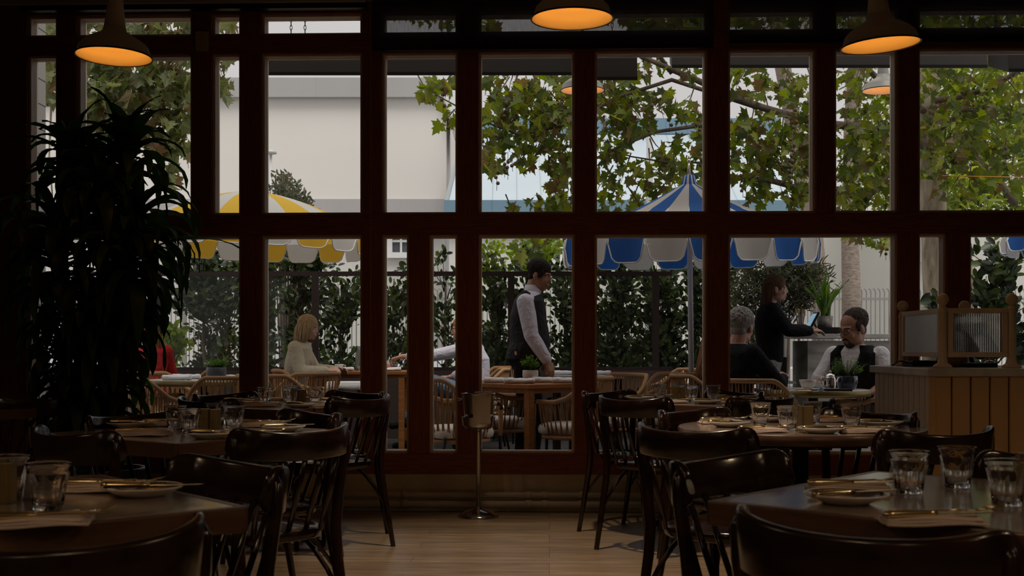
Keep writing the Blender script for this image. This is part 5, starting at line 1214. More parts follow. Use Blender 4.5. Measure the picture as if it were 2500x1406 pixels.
# white cloth hanging over a low stand in front of the far wooden table
d = 10.9; e = empty('tray_stand', cw(px(840, d), d, GZ), YAW+.1, 'low stand draped with a white cloth below the blonde woman', 'stand'); hh = zh(933, d)-GZ; ww = .30
for sx_ in (-1, 1):
    for sy_ in (-1, 1): MB().tube([(sx_*ww*.45, sy_*.16, 0), (sx_*ww*.45, sy_*.16, hh-.02)], .011, 8).build('leg', 'woodout', e)
MB().box((0, 0, hh-.01), (ww, .36, .02)).build('stand_top', 'woodout', e)
rows = []
for i in range(13):
    v = -1+2*i/12.; row = []
    for j in range(21):
        u = -1+2*j/20.; x = u*.30; y = v*.30; ax = max(0, abs(x)-ww/2); ay = max(0, abs(y)-.18)
        row.append((math.copysign(min(abs(x), ww/2+.008+.10*ax), x), math.copysign(min(abs(y), .188+.10*ay), y), hh+.004-max(ax, 0)*1.5-max(ay, 0)*.5+.006*math.sin(u*7+v*4)*min(1, (ax+ay)*8)))
    rows.append(row)
MB().grid(rows).build('cloth', 'white', e, thick=.003)

# hostess stand
d = 10.3; x0, x1 = px(1925, d), px(2175, d); hz = zh(815, d)-GZ
e = empty('hostess_stand', cw((x0+x1)/2, d+.25, GZ), YAW, 'grey marble hostess stand with shelves of menus beside the glasses man', 'counter'); w_ = x1-x0
MB().box((.08, 0, hz/2-.03), (w_-.16, .55, hz-.06)).build('body', 'greymarble', e); MB().box((-.06, 0, hz-.02), (w_+.20, .60, .04)).build('top', 'marble', e, bevel=.004)
MB().box((-w_/2-.055, .26, hz/2-.02), (.23, .02, hz-.06)).build('shelf_back', 'blackm', e)
MB().box((-w_/2-.16, 0, hz/2-.02), (.02, .5, hz-.06)).build('shelf_side', 'greymarble', e)
for z in (.04, .42, .72): MB().box((-w_/2-.045, 0, z), (.22, .52, .02)).build('shelf', 'greymarble', e)
MB().box((-w_/2-.045, -.265, .23), (.20, .02, .36)).build('cupboard_door', 'greymarble', e, bevel=.003)
for k in range(9):
    o = MB().box((0, 0, .105), (.012, .22, .21)).build('menu_book', mat('dark menu cover', (.03, .03, .03), .5) if k == 0 else bpy.data.materials['dark menu cover'], None, cw((x0+x1)/2-w_/2-.125+k*.0155, d+.20, GZ+.73), YAW)
    tag(o, 'dark menu standing on edge on the upper shelf of the hostess stand', 'menu', 'menus on the hostess stand')
for k in range(8):
    o = MB().box((0, 0, .008), (.15, .2, .014)).build('menu_card', 'white', None, cw((x0+x1)/2-w_/2-.045, d+.18, GZ+.432+k*.017), YAW+.03*(k % 3)); tag(o, 'flat pale menu in the pile on the lower shelf of the hostess stand', 'menu', 'flat menus on the hostess stand')
tz = GZ+hz
e = empty('tablet', cw(px(1988, d), d+.1, tz), YAW, 'dark tablet with a lit blue screen tilted on the hostess stand', 'tablet'); Mt = Matrix.Rotation(R(28), 3, 'Y')
MB().box((0, 0, .10), (.018, .17, .20), rot=Mt).build('tablet_case', 'blackm', e, bevel=.003)
MB().box((-.0105, 0, .105), (.003, .145, .165), rot=Mt).build('screen', mat('tablet screen', (.2, .4, .5), .2, emit=(.30, .52, .68), estr=.55), e)
MB().tube([(.012, 0, .11), (.05, 0, .05), (.06, 0, .005)], .008, 8).build('stand_arm', 'blackm', e); MB().box((.03, 0, .006), (.12, .10, .012)).build('stand_base', 'blackm', e)
e = empty('potted_plant', cw(px(2030, d), d+.22, tz+.06), 0, 'broad strap leaved plant in a patterned grey pot on the hostess stand', 'plant')
MB().lathe([(.001, 0), (.062, 0), (.073, .10), (.066, .10), (.06, .02), (.001, .02)], 28, cap=False).build('pot', mat('patterned stone pot', (.30, .28, .25), .7, var=.6, vscale=24), e)
g = MB(); MB().lathe([(.066, .085), (.001, .088)], 20, cap=False).build('soil', 'soil', e)
for k in range(26): strap_leaf(g, (rr.uniform(-.03, .03), rr.uniform(-.03, .03), .08), rr.uniform(0, 2*PI), rr.uniform(.25, .46), rr.uniform(.012, .022), rr.uniform(1.15, 1.5), rr.uniform(.1, .55), rr)
g.build('leaves', HERB, e)
tag(MB().box((0, 0, .03), (.22, .20, .06)).build('box', 'blackm', None, cw(px(2030, d), d+.22, tz), YAW, bevel=.003), 'flat black box under the plant pot on the hostess stand', 'box')
e = empty('pencil_cup', cw(px(1977, d), d+.34, tz), 0, 'cup of blue and yellow pencils behind the tablet', 'cup'); MB().lathe([(.001, 0), (.03, 0), (.03, .09), (.027, .09), (.026, .01), (.001, .01)], 20, cap=False).build('cup_body', 'steelb', e)
for k in range(8):
    a = k*.8; MB().tube([(.012*math.cos(a), .012*math.sin(a), .02), (.045*math.cos(a), .045*math.sin(a), .21+.02*(k % 2))], .004, 6).build('pencil', mat('pencil %s' % 'blue yellow'.split()[k % 2], ((.08, .2, .5), (.6, .35, .04))[k % 2], .5), e)
# ------------------------------------------------------------------ people
def hm(c, yaw, pitch, roll=0):
    M = Matrix.Rotation(yaw, 3, 'Z') @ Matrix.Rotation(pitch, 3, 'Y') @ Matrix.Rotation(roll, 3, 'X'); c = Vector(c); return (lambda v: c+M@Vector(v)), M
def head_shape(mb, H, M, s=1.0, male=True, brow=1.0):
    E = lambda c, r: mb.ell(H(Vector(c)*s), tuple(k*s for k in r), M, 16, 12)
    E((-.015, 0, .032), (.094, .074, .084)); E((.018, 0, -.030), (.070, .060, .085)); E((.050, 0, -.094 if male else -.090), (.030, .028 if male else .022, .024))
    for y in (-1, 1):
        E((.012, y*.036, -.070), (.045, .022 if male else .018, .034)); E((.060, y*.036, -.030), (.020, .020, .024)); E((-.008, y*.077, -.012), (.021, .009, .032)); E((-.004, y*.074, -.036), (.010, .007, .010))
        E((.092, y*.009, -.033), (.009, .0075, .008)); E((.072, y*.031, .0125), (.011, .016, .0055)); E((.073, y*.031, -.006), (.009, .015, .004)); mb.cap(H(Vector((.083, y*.010, .022))*s), .008*s, H(Vector((.068, y*.045, .022))*s), .008*s)
    mb.cap(H(Vector((.084, 0, .010))*s), .008*s, H(Vector((.099, 0, -.028))*s), .0105*s)
    mb.cap(H(Vector((.084, -.014, -.062))*s), .0065*s, H(Vector((.084, .014, -.062))*s), .0065*s); mb.cap(H(Vector((.081, -.012, -.072))*s), .0075*s, H(Vector((.081, .012, -.072))*s), .0075*s)
def face_bits(e, H, M, s=1.0, beard=None, browc=(.03, .018, .012), smile=False):
    for y in (-1, 1):
        MB().ell(H(Vector((.0725, y*.031, .003))*s), (.010*s, .0125*s, .0065*s), M).build('eye', 'eye', e)
        MB().ell(H(Vector((.0800, y*.030, .0025))*s), (.0035*s, .0055*s, .0055*s), M).build('iris', 'iris', e)
        g = MB(); g.tube([H(Vector((.089, y*.014, .021))*s), H(Vector((.088, y*.030, .026))*s), H(Vector((.075, y*.050, .021))*s)], [.003*s, .004*s, .002*s], 6); g.build('eyebrow', mat('brow hair', browc, .8), e)
    g = MB(); k = .006 if smile else 0
    g.tube([H(Vector((.083, -.024, -.066+k))*s), H(Vector((.0895, -.010, -.067))*s), H(Vector((.0905, 0, -.067))*s), H(Vector((.0895, .010, -.067))*s), H(Vector((.083, .024, -.066+k))*s)], [.0025*s, .004*s, .0045*s, .004*s, .0025*s], 6); g.build('mouth', 'lip', e)
    if beard:
        g = MB(); g.ell(H(Vector((.052, 0, -.098))*s), (.033*s, .032*s, .026*s), M)
        g.tube([H(Vector((.085, -.026, -.058))*s), H(Vector((.094, 0, -.050))*s), H(Vector((.085, .026, -.058))*s)], [.005*s, .007*s, .005*s], 8)
        for y in (-1, 1): g.cap(H(Vector((.082, y*.024, -.066))*s), .004*s, H(Vector((.068, y*.022, -.094))*s), .007*s)
        g.build('beard', beard, e, remesh=.004, smooth=1)
def hairmat(name, c1, c2):
    return woodmat(name, c1, c2, .75, (25, 25, 2), spec=.2)
def hair_cap(H, M, s=1.0, low=-.05, thick=.010, tuft=0, tr=.009, dx=0.0):
    """closed cap over crown, temples and nape"""
    g = MB(); g.ell(H(Vector((-.020+dx, 0, .048))*s), ((.094+thick)*s, (.075+thick)*s, (.080+thick)*s), M, 18, 12)
    g.ell(H(Vector((-.050, 0, low+.008))*s), (.047*s, .060*s, .052*s), M)
    for y in (-1, 1): g.ell(H(Vector((.022+dx, y*.066, .020))*s), (.032*s, .013*s, .040*s), M)
    q = random.Random(31)
    for k_ in range(tuft):
        a, b_ = q.uniform(0, 2*PI), q.uniform(-.25, 1); rr_ = math.sqrt(max(0, 1-b_*b_)); c = Vector((-.022+dx+(.094+thick)*math.cos(a)*rr_, (.075+thick)*math.sin(a)*rr_, .048+(.080+thick)*b_))
        if c.x < .03 or c.z > .075: g.ell(H(c*s), q.uniform(.6, 1.2)*tr*s, n=8, m=6)
    return g
def strands(e, H, roots, ends, n_, m, r2, thick=.004, bulge=.03, s=1.0, name='hair_strands'):
    g = MB()
    for k in range(n_):
        u = r2.random(); i = u*(len(roots)-1); j = int(min(len(roots)-2, i)); f = i-j
        a = Vector(roots[j]).lerp(Vector(roots[j+1]), f)+Vector((r2.uniform(-.008, .008),)*3); b = Vector(ends[j]).lerp(Vector(ends[j+1]), f)+Vector((r2.uniform(-.012, .012), r2.uniform(-.012, .012), r2.uniform(-.02, .02)))
        m1 = a.lerp(b, .33); m1 = m1+Vector((m1.x*.0, 0, 0)); off = Vector((a.x+.02, a.y, 0)); off = off.normalized()*bulge if off.length > 1e-4 else Vector()
        w1 = r2.uniform(-.006, .006)
        g.tube([H(a*s), H((m1+off)*s), H((a.lerp(b, .68)+off*.7+Vector((w1, -w1, 0)))*s), H(b*s)], [thick*s, thick*1.2*s, thick*s, thick*.3*s], 5)
    o = g.build(name, m, e); return o
def arm(mb, sh, el, wr, k=1.0, infl=0, upto=1.0):
    sh, el, wr = Vector(sh), Vector(el), Vector(wr)
    mb.cap(sh, .050*k+infl, sh.lerp(el, .5), .045*k+infl)
    if upto <= .5:
        return mb.cap(sh.lerp(el, .5), .045*k+infl, sh.lerp(el, upto*2), .045*k+infl*1.3)
    mb.cap(sh.lerp(el, .5), .045*k+infl, el, .037*k+infl); mb.cap(el, .037*k+infl, el.lerp(wr, .4), .036*k+infl); mb.cap(el.lerp(wr, .4), .036*k+infl, wr.lerp(el, 1-min(1, (upto-.5)*2)), .025*k+infl)
def hand(mb, wr, d, pn, side, curl=.4, k=1.0, spread=.06):
    """palm and five fingers; d points along the fingers, pn out of the palm, side +1 or -1 puts the thumb"""
    d = Vector(d).normalized(); pn = Vector(pn); pn = (pn-d*pn.dot(d)).normalized(); s = d.cross(pn)*side; w_ = Vector(wr)
    for j, (o_, r_) in enumerate(((.026, .013), (.009, .0135), (-.009, .0135), (-.026, .012))): mb.cap(w_+s*o_*.5*k, .017*k, w_+d*.085*k+s*o_*k, r_*k)
    for j, (o_, L, r_) in enumerate(((.029, .070, .0088), (.010, .078, .0092), (-.010, .073, .0088), (-.028, .058, .0078))):
        p = w_+d*.085*k+s*o_*k; a = curl*(.8+.12*j); dd = (d+s*o_*spread*20).normalized()
        for q, fr in enumerate((.45, .31, .24)):
            v = dd*math.cos(a)+pn*math.sin(a); p2 = p+v*L*fr*k; mb.cap(p, r_*k*(1-.08*q), p2, r_*k*(.92-.08*q), 8); p = p2; a += curl*.9
    p = w_+d*.028*k+s*.026*k; v = (d*.75+s*.75+pn*.25).normalized(); q = p+v*.045*k; mb.cap(p, .0145*k, q, .011*k, 8); v2 = (d*.95+s*.25+pn*(.25+.6*curl)).normalized(); mb.cap(q, .0105*k, q+v2*.032*k, .0085*k, 8); mb.cap(q+v2*.032*k, .0085*k, q+(v2+pn*.2)*.050*k, .007*k, 8)
def torso(mb, pel, waist, chest, neck, k=1.0, b=1.0, infl=0, cut=0, wd=1.0):
    pel, waist, chest, neck = map(Vector, (pel, waist, chest, neck)); i = infl
    S_ = [(pel-Vector((0, 0, .06)), .085*k+i, .12*k*wd+i), (pel, .108*k*max(1, b*.95)+i, .160*k*wd+i), (pel.lerp(waist, .6), .104*k*b+i, .152*k*wd*(1+(b-1)*.6)+i), (waist, .100*k*b+i, .140*k*wd*(1+(b-1)*.7)+i), (waist.lerp(chest, .5), .108*k*(1+(b-1)*.5)+i, .152*k*wd+i), (chest, .112*k+i, .168*k*wd+i), (chest+(neck-chest)*.62, .092*k+i, .172*k*wd+i), (chest+(neck-chest)*.86, .070*k+i, .115*k+i*.6), (neck, .052*k+i*.5, .058*k+i*.5)]
    mb.loft(S_[cut:])
def person(label, p, rz, J, male=True, skin='skin', top=None, sleeve=1.0, legs=None, k=1.0, b=1.0, hs=1.0, face=True, vs=.006, shoe=True, wd=1.0, **kw):
    e = empty('person', p, rz, label, 'person')
    H, M = hm(J['head'], J.get('hyaw', 0), J.get('hpitch', 0), J.get('hroll', 0))
    hipL, hipR = [Vector(J['pel'])+Vector((0, s*.095*k, -.02)) for s in (1, -1)]
    g = MB(); torso(g, J['pel'], J['waist'], J['chest'], J['neck'], k, b, wd=wd)
    hn = H((-.028*hs, 0, -.055*hs)); g.cap(Vector(J['neck'])-Vector((0, 0, .03)), (.058 if male else .046)*k, hn, (.054 if male else .043)*k); head_shape(g, H, M, hs, male)
    for s, a in ((1, 'L'), (-1, 'R')):
        arm(g, J['sh'+a], J['el'+a], J['wr'+a], k)
        hd = J.get('hd'+a) or tuple(Vector(J['wr'+a])-Vector(J['el'+a])); hand(g, J['wr'+a], hd, J.get('pn'+a, (0, -s, 0)), J.get('th'+a, s), J.get('curl'+a, .4), k)
        hp = hipL if s > 0 else hipR; kn = Vector(J['kn'+a]); an = Vector(J['an'+a]); g.cap(hp, .082*k, kn, .055*k); g.cap(kn, .053*k, kn.lerp(an, .4), .050*k); g.cap(kn.lerp(an, .4), .050*k, an, .034*k)
        fd = Vector(J.get('fd'+a, (1, 0, -.12))).normalized(); g.cap(an-Vector((0, 0, .03)), .036*k, an+fd*.15*k-Vector((0, 0, .035)), .028*k)
    g.build('body', skin, e, remesh=vs, smooth=2)
    if legs:
        g = MB(); torso(g, J['pel'], J['waist'], J['chest'], J['neck'], k, b, .012, wd=wd); g2 = MB()
        pel = Vector(J['pel']); wst = Vector(J['waist'])
        g2.loft([(pel-Vector((0, 0, .08)), .10*k, .13*k*wd), (pel, .120*k*max(1, b*.95), .172*k*wd), (pel.lerp(wst, .6), .114*k*b, .162*k*wd*(1+(b-1)*.6)), (wst-Vector((0, 0, .01)), .108*k*b, .148*k*wd*(1+(b-1)*.7))])
        for s, a in ((1, 'L'), (-1, 'R')):
            hp = hipL if s > 0 else hipR; kn = Vector(J['kn'+a]); an = Vector(J['an'+a]); g2.cap(hp, .096*k, kn, .070*k); g2.cap(kn, .070*k, kn.lerp(an, .5), .063*k); g2.cap(kn.lerp(an, .5), .063*k, an+Vector((0, 0, .03)), .056*k)
        g2.build('trousers', legs, e, remesh=.009, smooth=3)
    if top:
        g = MB(); torso(g, J['pel'], J['waist'], J['chest'], J['neck'], k, b, kw.get('ti', .013), kw.get('cut', 1), wd=wd)
        for a in 'LR': arm(g, J['sh'+a], J['el'+a], J['wr'+a], k, kw.get('si', .013), sleeve)
        g.build(kw.get('tname', 'shirt'), top, e, remesh=.007, smooth=2)
    if shoe:
        for a in 'LR':
            an = Vector(J['an'+a]); fd = Vector(J.get('fd'+a, (1, 0, -.12))).normalized(); g = MB(); g.cap(an-Vector((0, 0, .035)), .044*k, an+fd*.17*k-Vector((0, 0, .045)), .036*k); g.build('shoe', 'blackm', e, remesh=.008, smooth=2)
    if face: face_bits(e, H, M, hs, kw.get('beard'), kw.get('browc', (.03, .018, .012)), kw.get('smile', False))
    return e, H, M
def folded(m, sc=14, st=.5):
    n = m.node_tree.nodes; l = m.node_tree.links; q = n.new('ShaderNodeTexNoise'); q.inputs['Scale'].default_value = sc; q.inputs['Distortion'].default_value = 1.2; q.inputs['Detail'].default_value = 2
    t = n.new('ShaderNodeTexCoord'); l.new(t.outputs['Object'], q.inputs[0]); b = n.new('ShaderNodeBump'); b.inputs['Strength'].default_value = st; b.inputs['Distance'].default_value = .03; l.new(q.outputs[0], b.inputs['Height']); l.new(b.outputs[0], n['Principled BSDF'].inputs['Normal']); return m
WS = folded(mat('pale lilac white shirt', (.68, .66, .76), .85)); BLK = folded(mat('black cloth', (.008, .008, .009), .85, spec=.15)); CHAR = folded(mat('charcoal cloth', (.020, .020, .022), .8, spec=.3)); BEI = folded(mat('beige jacket', (.50, .44, .33), .85)); RED = folded(mat('red jersey', (.55, .03, .035), .8)); JEAN = folded(mat('faded blue denim', (.17, .23, .30), .9)); WT_ = folded(mat('white cotton', (.80, .79, .82), .85))
hb_dark = hairmat('dark cropped hair', (.012, .009, .008), (.03, .022, .018)); hb_grey = hairmat('grey hair', (.20, .19, .18), (.38, .36, .34)); hb_blond = hairmat('blonde hair', (.26, .18, .10), (.50, .38, .24)); hb_brown = hairmat('brown hair', (.07, .035, .018), (.16, .08, .04)); hb_auburn = hairmat('light brown hair', (.22, .10, .045), (.45, .24, .11)); hb_salt = hairmat('dark greying hair', (.02, .014, .011), (.07, .05, .04))

# standing waiter, facing right
D = 9.65; k = 1.0
J = dict(pel=(-.02, 0, .93), waist=(.015, 0, 1.07), chest=(-.005, 0, 1.28), neck=(.02, 0, 1.485), head=(.095, -.01, 1.612), hyaw=-.40, hpitch=.24,
         shL=(-.01, .17, 1.385), elL=(.0, .20, 1.13), wrL=(.12, .17, .95), shR=(-.025, -.17, 1.385), elR=(.02, -.205, 1.12), wrR=(.145, -.20, .925),
         hdR=(.35, -.05, -.9), pnR=(-.6, .5, -.2), thR=1, curlR=.45, hdL=(.4, 0, -.9), pnL=(0, -1, 0), thL=1, knL=(.06, .10, .50), knR=(-.02, -.10, .50), anL=(.03, .10, .08), anR=(-.06, -.10, .08))
e, H, M = person('waiter in white shirt, black waistcoat and tie standing and smiling beside the tables', cw(px(1290, D), D, GZ), YAW, J, skin='skin2', top=WS, sleeve=.97, legs=BLK, b=1.30, k=1.07, hs=1.0, smile=True, si=.020, ti=.010)
g = MB(); torso(g, J['pel'], J['waist'], J['chest'], (.014, 0, 1.475), 1.07, 1.30, .026, 1, .98)
for s in (-1, 1): g.chain([(-.07, s*.10, 1.36), (-.03, s*.112, 1.450), (.04, s*.095, 1.41), (.075, s*.06, 1.32)], [.040, .038, .034, .034])
g.build('waistcoat', CHAR, e, remesh=.007, smooth=2)
g = MB(); g.lathe([(.070, -.03), (.072, -.01), (.060, .042), (.055, .040), (.064, -.025)], 24, c=(.034, 0, 1.492), close=True); g.build('collar', WS, e)
MB().tube([(.083, -.005, 1.475), (.100, -.005, 1.44), (.118, -.005, 1.36), (.125, -.005, 1.25)], [.012, .016, .02, .024], 8, rx=.35).build('tie', BLK, e)
hair_cap(H, M, 1.0, -.03, .008, 520, .0048).build('hair', hb_dark, e, remesh=.005, smooth=1)
MB().box((-.07, -.165, .985), (.085, .035, .03), rot=Matrix.Rotation(-.15, 3, 'Y')).build('order_book', 'napk', e, bevel=.003)
MB().tube([(-.14, 0, .93+.08), (0, -.175, .93+.085), (.13, 0, .93+.085)], .001, 4)

# blonde woman seated, facing right
D = 11.6
J = dict(pel=(-.03, 0, .54), waist=(.0, 0, .70), chest=(.03, 0, .90), neck=(.055, 0, 1.085), head=(.125, 0, 1.215), hyaw=-.22, hpitch=.16, shL=(.04, .155, 1.02), elL=(.16, .20, .80), wrL=(.38, .10, .80), shR=(.02, -.155, 1.02), elR=(.08, -.21, .79), wrR=(.33, -.13, .80),
         hdR=(1, .2, .1), pnR=(0, .5, -.8), thR=1, curlR=.5, hdL=(1, -.2, .1), pnL=(0, -.5, -.8), thL=-1, curlL=.5, knL=(.42, .10, .55), knR=(.42, -.10, .55), anL=(.44, .10, .09), anR=(.40, -.10, .09))
e, H, M = person('blonde woman in a beige jacket seated facing right, holding a cup', cw(px(722, D), D, GZ), YAW, J, male=False, skin='skinf', top=BEI, sleeve=.94, legs=BLK, k=.94, hs=.96, si=.024, ti=.024, tname='jacket', browc=(.2, .12, .06))
r2 = random.Random(8); hair_cap(H, M, .97, -.06, .012).build('hair', hb_blond, e, remesh=.006, smooth=1)
roots = [(.055, -.060, .075), (.0, -.078, .07), (-.06, -.07, .07), (-.10, -.03, .05), (-.115, .02, .05), (-.07, .07, .06), (.0, .078, .07), (.05, .060, .075)]
ends = [(.055, -.082, -.11), (-.0, -.095, -.15), (-.07, -.08, -.17), (-.10, -.03, -.18), (-.11, .02, -.18), (-.07, .08, -.17), (-.0, .09, -.15), (.04, .085, -.12)]
strands(e, H, roots, ends, 190, hb_blond, r2, .006, .022, .97)
g = MB()
for s in (-1, 1): g.tube([(.085, s*.045, 1.09), (.12, s*.06, 1.0), (.145, s*.03, .86), (.14, s*.005, .75)], [.012, .022, .024, .012], 8, rx=.4)
g.build('lapel', BEI, e)

# man in white shirt, mostly behind the post, arm stretched to the left
D = 12.0
J = dict(pel=(-.02, 0, .56), waist=(-.05, 0, .72), chest=(-.05, 0, .91), neck=(.02, 0, 1.09), head=(.10, 0, 1.21), hpitch=.15, shL=(-.02, .17, 1.02), elL=(.38, .15, .94), wrL=(.70, .10, .93), shR=(-.06, -.17, 1.00), elR=(.02, -.24, .78), wrR=(.22, -.16, .72),
         hdL=(.95, -.1, -.25), pnL=(-.1, 0, -1), thL=-1, curlL=.75, hdR=(1, 0, 0), pnR=(0, 0, -1), thR=1, knL=(.43, .10, .70), knR=(.44, -.10, .58), anL=(.62, .05, .30), anR=(.60, -.08, .09))
e, H, M = person('man in a loose white shirt and jeans seated facing left, reaching over the table', cw(px(1150, D), D, GZ), PI+YAW, J, top=WS, sleeve=.86, legs=JEAN, k=1.02, b=1.15, si=.022, ti=.022)
hair_cap(H, M, 1, -.03, .006).build('hair', hb_auburn, e, remesh=.006, smooth=1)

# person in red, back turned
D = 11.5
J = dict(pel=(0, 0, .54), waist=(0, 0, .70), chest=(.02, 0, .88), neck=(.04, 0, 1.05), head=(.11, 0, 1.15), hyaw=.5, hpitch=.30, shL=(.02, .165, .98), elL=(.14, .22, .76), wrL=(.32, .10, .76), shR=(.02, -.165, .98), elR=(.14, -.22, .76), wrR=(.32, -.10, .76), pnL=(0, 0, -1), pnR=(0, 0, -1), knL=(.42, .10, .55), knR=(.42, -.10, .55), anL=(.44, .1, .09), anR=(.44, -.1, .09))
e, H, M = person('person in a red top with light brown ponytail seated with back turned at the left', cw(px(362, D), D, GZ), R(112)+YAW, J, male=False, skin='skinf', top=RED, sleeve=.5, legs=BLK, si=.022, ti=.018, face=False)
hair_cap(H, M, 1, -.04, .010).build('hair', hb_auburn, e, remesh=.006, smooth=1)
g = MB(); r2 = random.Random(4)
for k_ in range(46):
    a, b_ = r2.uniform(-1, 1), r2.uniform(-1, 1); g.tube([H((-.11, .01*a, .05)), H((-.15, .015*a-.01, .0+.01*b_)), H((-.14+.02*b_, .04*a-.02, -.10)), H((-.10+.03*b_, .055*a-.045, -.19+.02*a)), H((-.10+.02*b_, .05*a-.075, -.26+.03*b_))], [.004, .006, .006, .005, .002], 5)
g.build('ponytail', hb_auburn, e)
for z in (.70, .655):
    pass
g = MB(); 
for z in (.70, .66): g.loft([((0, 0, z), .125, .172), ((0, 0, z+.018), .125, .172)], 28)
g.build('grey_stripe', mat('grey trim', (.35, .36, .38), .7), e)

# hostess
D = 10.15
J = dict(pel=(0, 0, .90), waist=(.01, 0, 1.05), chest=(.0, 0, 1.24), neck=(.01, 0, 1.405), head=(.065, 0, 1.525), hyaw=-.12, hpitch=-.02, shL=(.0, .15, 1.34), elL=(.12, .19, 1.16), wrL=(.34, .10, 1.185), shR=(0, -.15, 1.34), elR=(.13, -.20, 1.17), wrR=(.33, -.12, 1.165),
         hdR=(1, .3, 0), pnR=(0, 0, -1), thR=1, hdL=(1, -.3, 0), pnL=(0, 0, -1), thL=-1, knL=(.02, .09, .48), knR=(0, -.09, .48), anL=(0, .09, .08), anR=(-.02, -.09, .08))
e, H, M = person('young woman with long brown hair in a black top standing at the hostess stand', cw(px(1877, D), D, GZ), YAW-.05, J, male=False, skin='skinf', top=BLK, sleeve=.95, legs=folded(mat('grey trousers', (.22, .21, .20), .8)), k=.92, hs=.93, si=.022, ti=.018, tname='jumper')
r2 = random.Random(12); hair_cap(H, M, .94, -.05, .009).build('hair', hb_brown, e, remesh=.006, smooth=1)
roots = [(-.02, -.078, .06), (-.06, -.075, .06), (-.09, -.05, .06), (-.11, -.01, .05), (-.11, .03, .05), (-.07, .07, .06), (-.02, .078, .06)]
ends = [(-.08, -.09, -.28), (-.11, -.09, -.34), (-.15, -.05, -.40), (-.16, -.01, -.42), (-.15, .03, -.40), (-.12, .08, -.34), (-.08, .09, -.28)]
strands(e, H, roots, ends, 190, hb_brown, r2, .0065, .012, .94)

# grey haired man in black, back to us, arms on the table
D = 8.62
J = dict(pel=(-.05, 0, .52), waist=(-.03, 0, .69), chest=(.02, 0, .88), neck=(.06, 0, 1.055), head=(.12, 0, 1.175), hyaw=.25, hpitch=.12, shL=(.03, .18, .98), elL=(.22, .26, .76), wrL=(.45, .10, .80), shR=(.03, -.18, .98), elR=(.20, -.27, .765), wrR=(.43, -.13, .80),
         hdR=(.8, .5, .25), pnR=(0, .5, -.8), thR=1, hdL=(.8, -.5, .25), pnL=(0, -.5, -.8), thL=-1, curlL=.6, curlR=.6, knL=(.40, .12, .55), knR=(.40, -.12, .55), anL=(.42, .12, .09), anR=(.42, -.12, .09))
e, H, M = person('grey haired man in a black jumper seated back to us at the right table', cw(px(1784, D), D, GZ), R(38)+YAW, J, top=BLK, sleeve=.93, legs=BLK, k=1.08, b=1.2, hs=1.03, si=.018, ti=.016, face=False, tname='jumper')
g = hair_cap(H, M, 1.05, -.035, .012, 420, .008); r2 = random.Random(6)
for k_ in range(0):
    a, b_ = r2.uniform(0, 2*PI), r2.uniform(-.1, 1); c = Vector((-.026+.098*math.cos(a)*math.sqrt(max(0, 1-b_*b_*.9)), .082*math.sin(a)*math.sqrt(max(0, 1-b_*b_*.9)), .044+.088*b_))
    if c.x < .05: g.ell(H(c*1.04), (.012, .012, .010))
g.build('hair', hb_grey, e, remesh=.005, smooth=1)

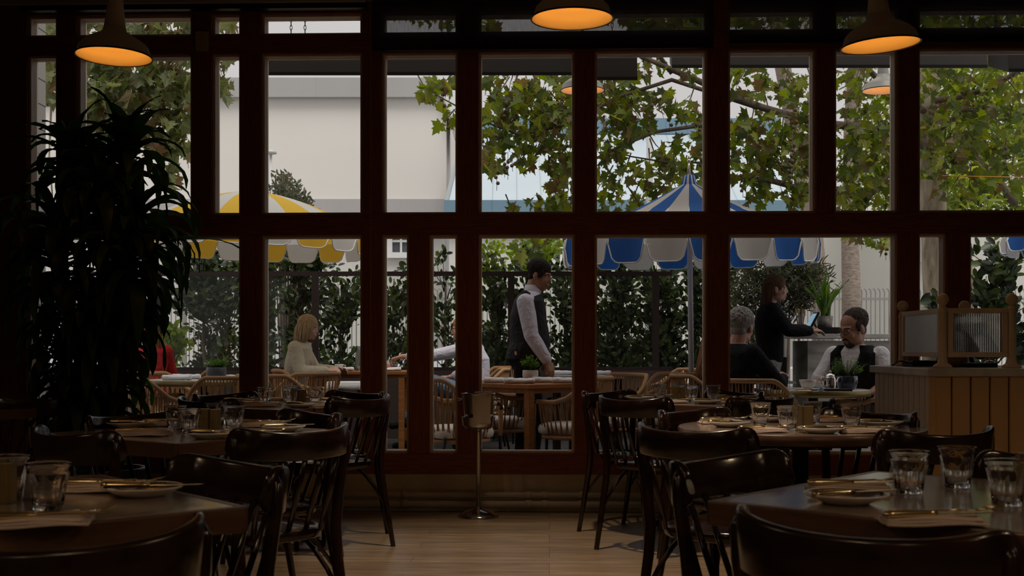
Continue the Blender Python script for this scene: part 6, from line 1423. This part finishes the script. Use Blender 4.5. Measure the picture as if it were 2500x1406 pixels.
# man with glasses, facing us, looking down to the left
D = 9.15
J = dict(pel=(-.02, 0, .53), waist=(.0, 0, .70), chest=(.02, 0, .90), neck=(.03, 0, 1.05), head=(.085, 0, 1.172), hyaw=-.38, hpitch=.28, shL=(.0, .185, .965), elL=(.05, .26, .76), wrL=(.25, .22, .70), shR=(.0, -.185, .965), elR=(.10, -.26, .76), wrR=(.30, -.15, .72),
         hdL=(1, -.3, -.1), pnL=(0, 0, -1), thL=-1, hdR=(1, .3, -.1), pnR=(0, 0, -1), thR=1, knL=(.40, .12, .55), knR=(.40, -.12, .55), anL=(.40, .12, .09), anR=(.40, -.12, .09))
e, H, M = person('man with glasses, goatee, white shirt and black vest looking down', cw(px(2092, D), D, GZ), R(-128)+YAW, J, skin='skin2', top=WT_, sleeve=.46, legs=BLK, k=1.06, b=1.15, hs=1.15, si=.022, ti=.012, beard=hb_salt, browc=(.02, .015, .012))
g = hair_cap(H, M, 1.13, -.03, .005, 520, .0042, -.020); g.build('hair', hb_salt, e, remesh=.005, smooth=1)
for s in (-1, 1):
    g = MB(); g.loft([((.0, s*.085, .52), .135, .075), ((.02, s*.088, .72), .142, .080), ((.035, s*.10, .88), .145, .078), ((.03, s*.115, .985), .120, .066), ((.03, s*.085, 1.045), .085, .040)], 20); g.build('vest_panel', BLK, e, remesh=.007, smooth=2)
gl = MB()
for y in (-1, 1):
    ring = [H(Vector((.103, y*.033+.024*math.cos(t*PI/10), .0+.017*math.sin(t*PI/10)))*1.15) for t in range(21)]; gl.tube(ring, .0018, 6, cap=False); gl.tube([H(Vector((.102, y*.057, .006))*1.15), H(Vector((.0, y*.084, .004))*1.15)], .0016, 5)
gl.tube([H(Vector((.104, -.010, .004))*1.15), H(Vector((.104, .010, .004))*1.15)], .0016, 5); gl.build('glasses', 'blackm', e)

# person with long brown hair at the right of the parasol pole
D = 9.5
J = dict(pel=(0, 0, .53), waist=(0, 0, .70), chest=(.01, 0, .89), neck=(.03, 0, 1.06), head=(.07, 0, 1.17), hpitch=.1, shL=(.0, .165, .98), elL=(.10, .21, .76), wrL=(.32, .12, .78), shR=(0, -.165, .98), elR=(.10, -.21, .76), wrR=(.32, -.12, .78), pnL=(0, 0, -1), pnR=(0, 0, -1), knL=(.4, .1, .55), knR=(.4, -.1, .55), anL=(.4, .1, .09), anR=(.4, -.1, .09))
e, H, M = person('person with long brown hair in black, half hidden behind the window post', cw(px(1742, D), D, GZ), R(15)+YAW, J, male=False, top=BLK, sleeve=.95, legs=BLK, si=.02, ti=.02, face=False)
r2 = random.Random(13); hair_cap(H, M, 1, -.05, .009).build('hair', hb_brown, e, remesh=.006, smooth=1)
strands(e, H, roots, [(a-.02, b_, c-.03) for a, b_, c in ends], 170, hb_auburn, r2, .0065, .012, 1)
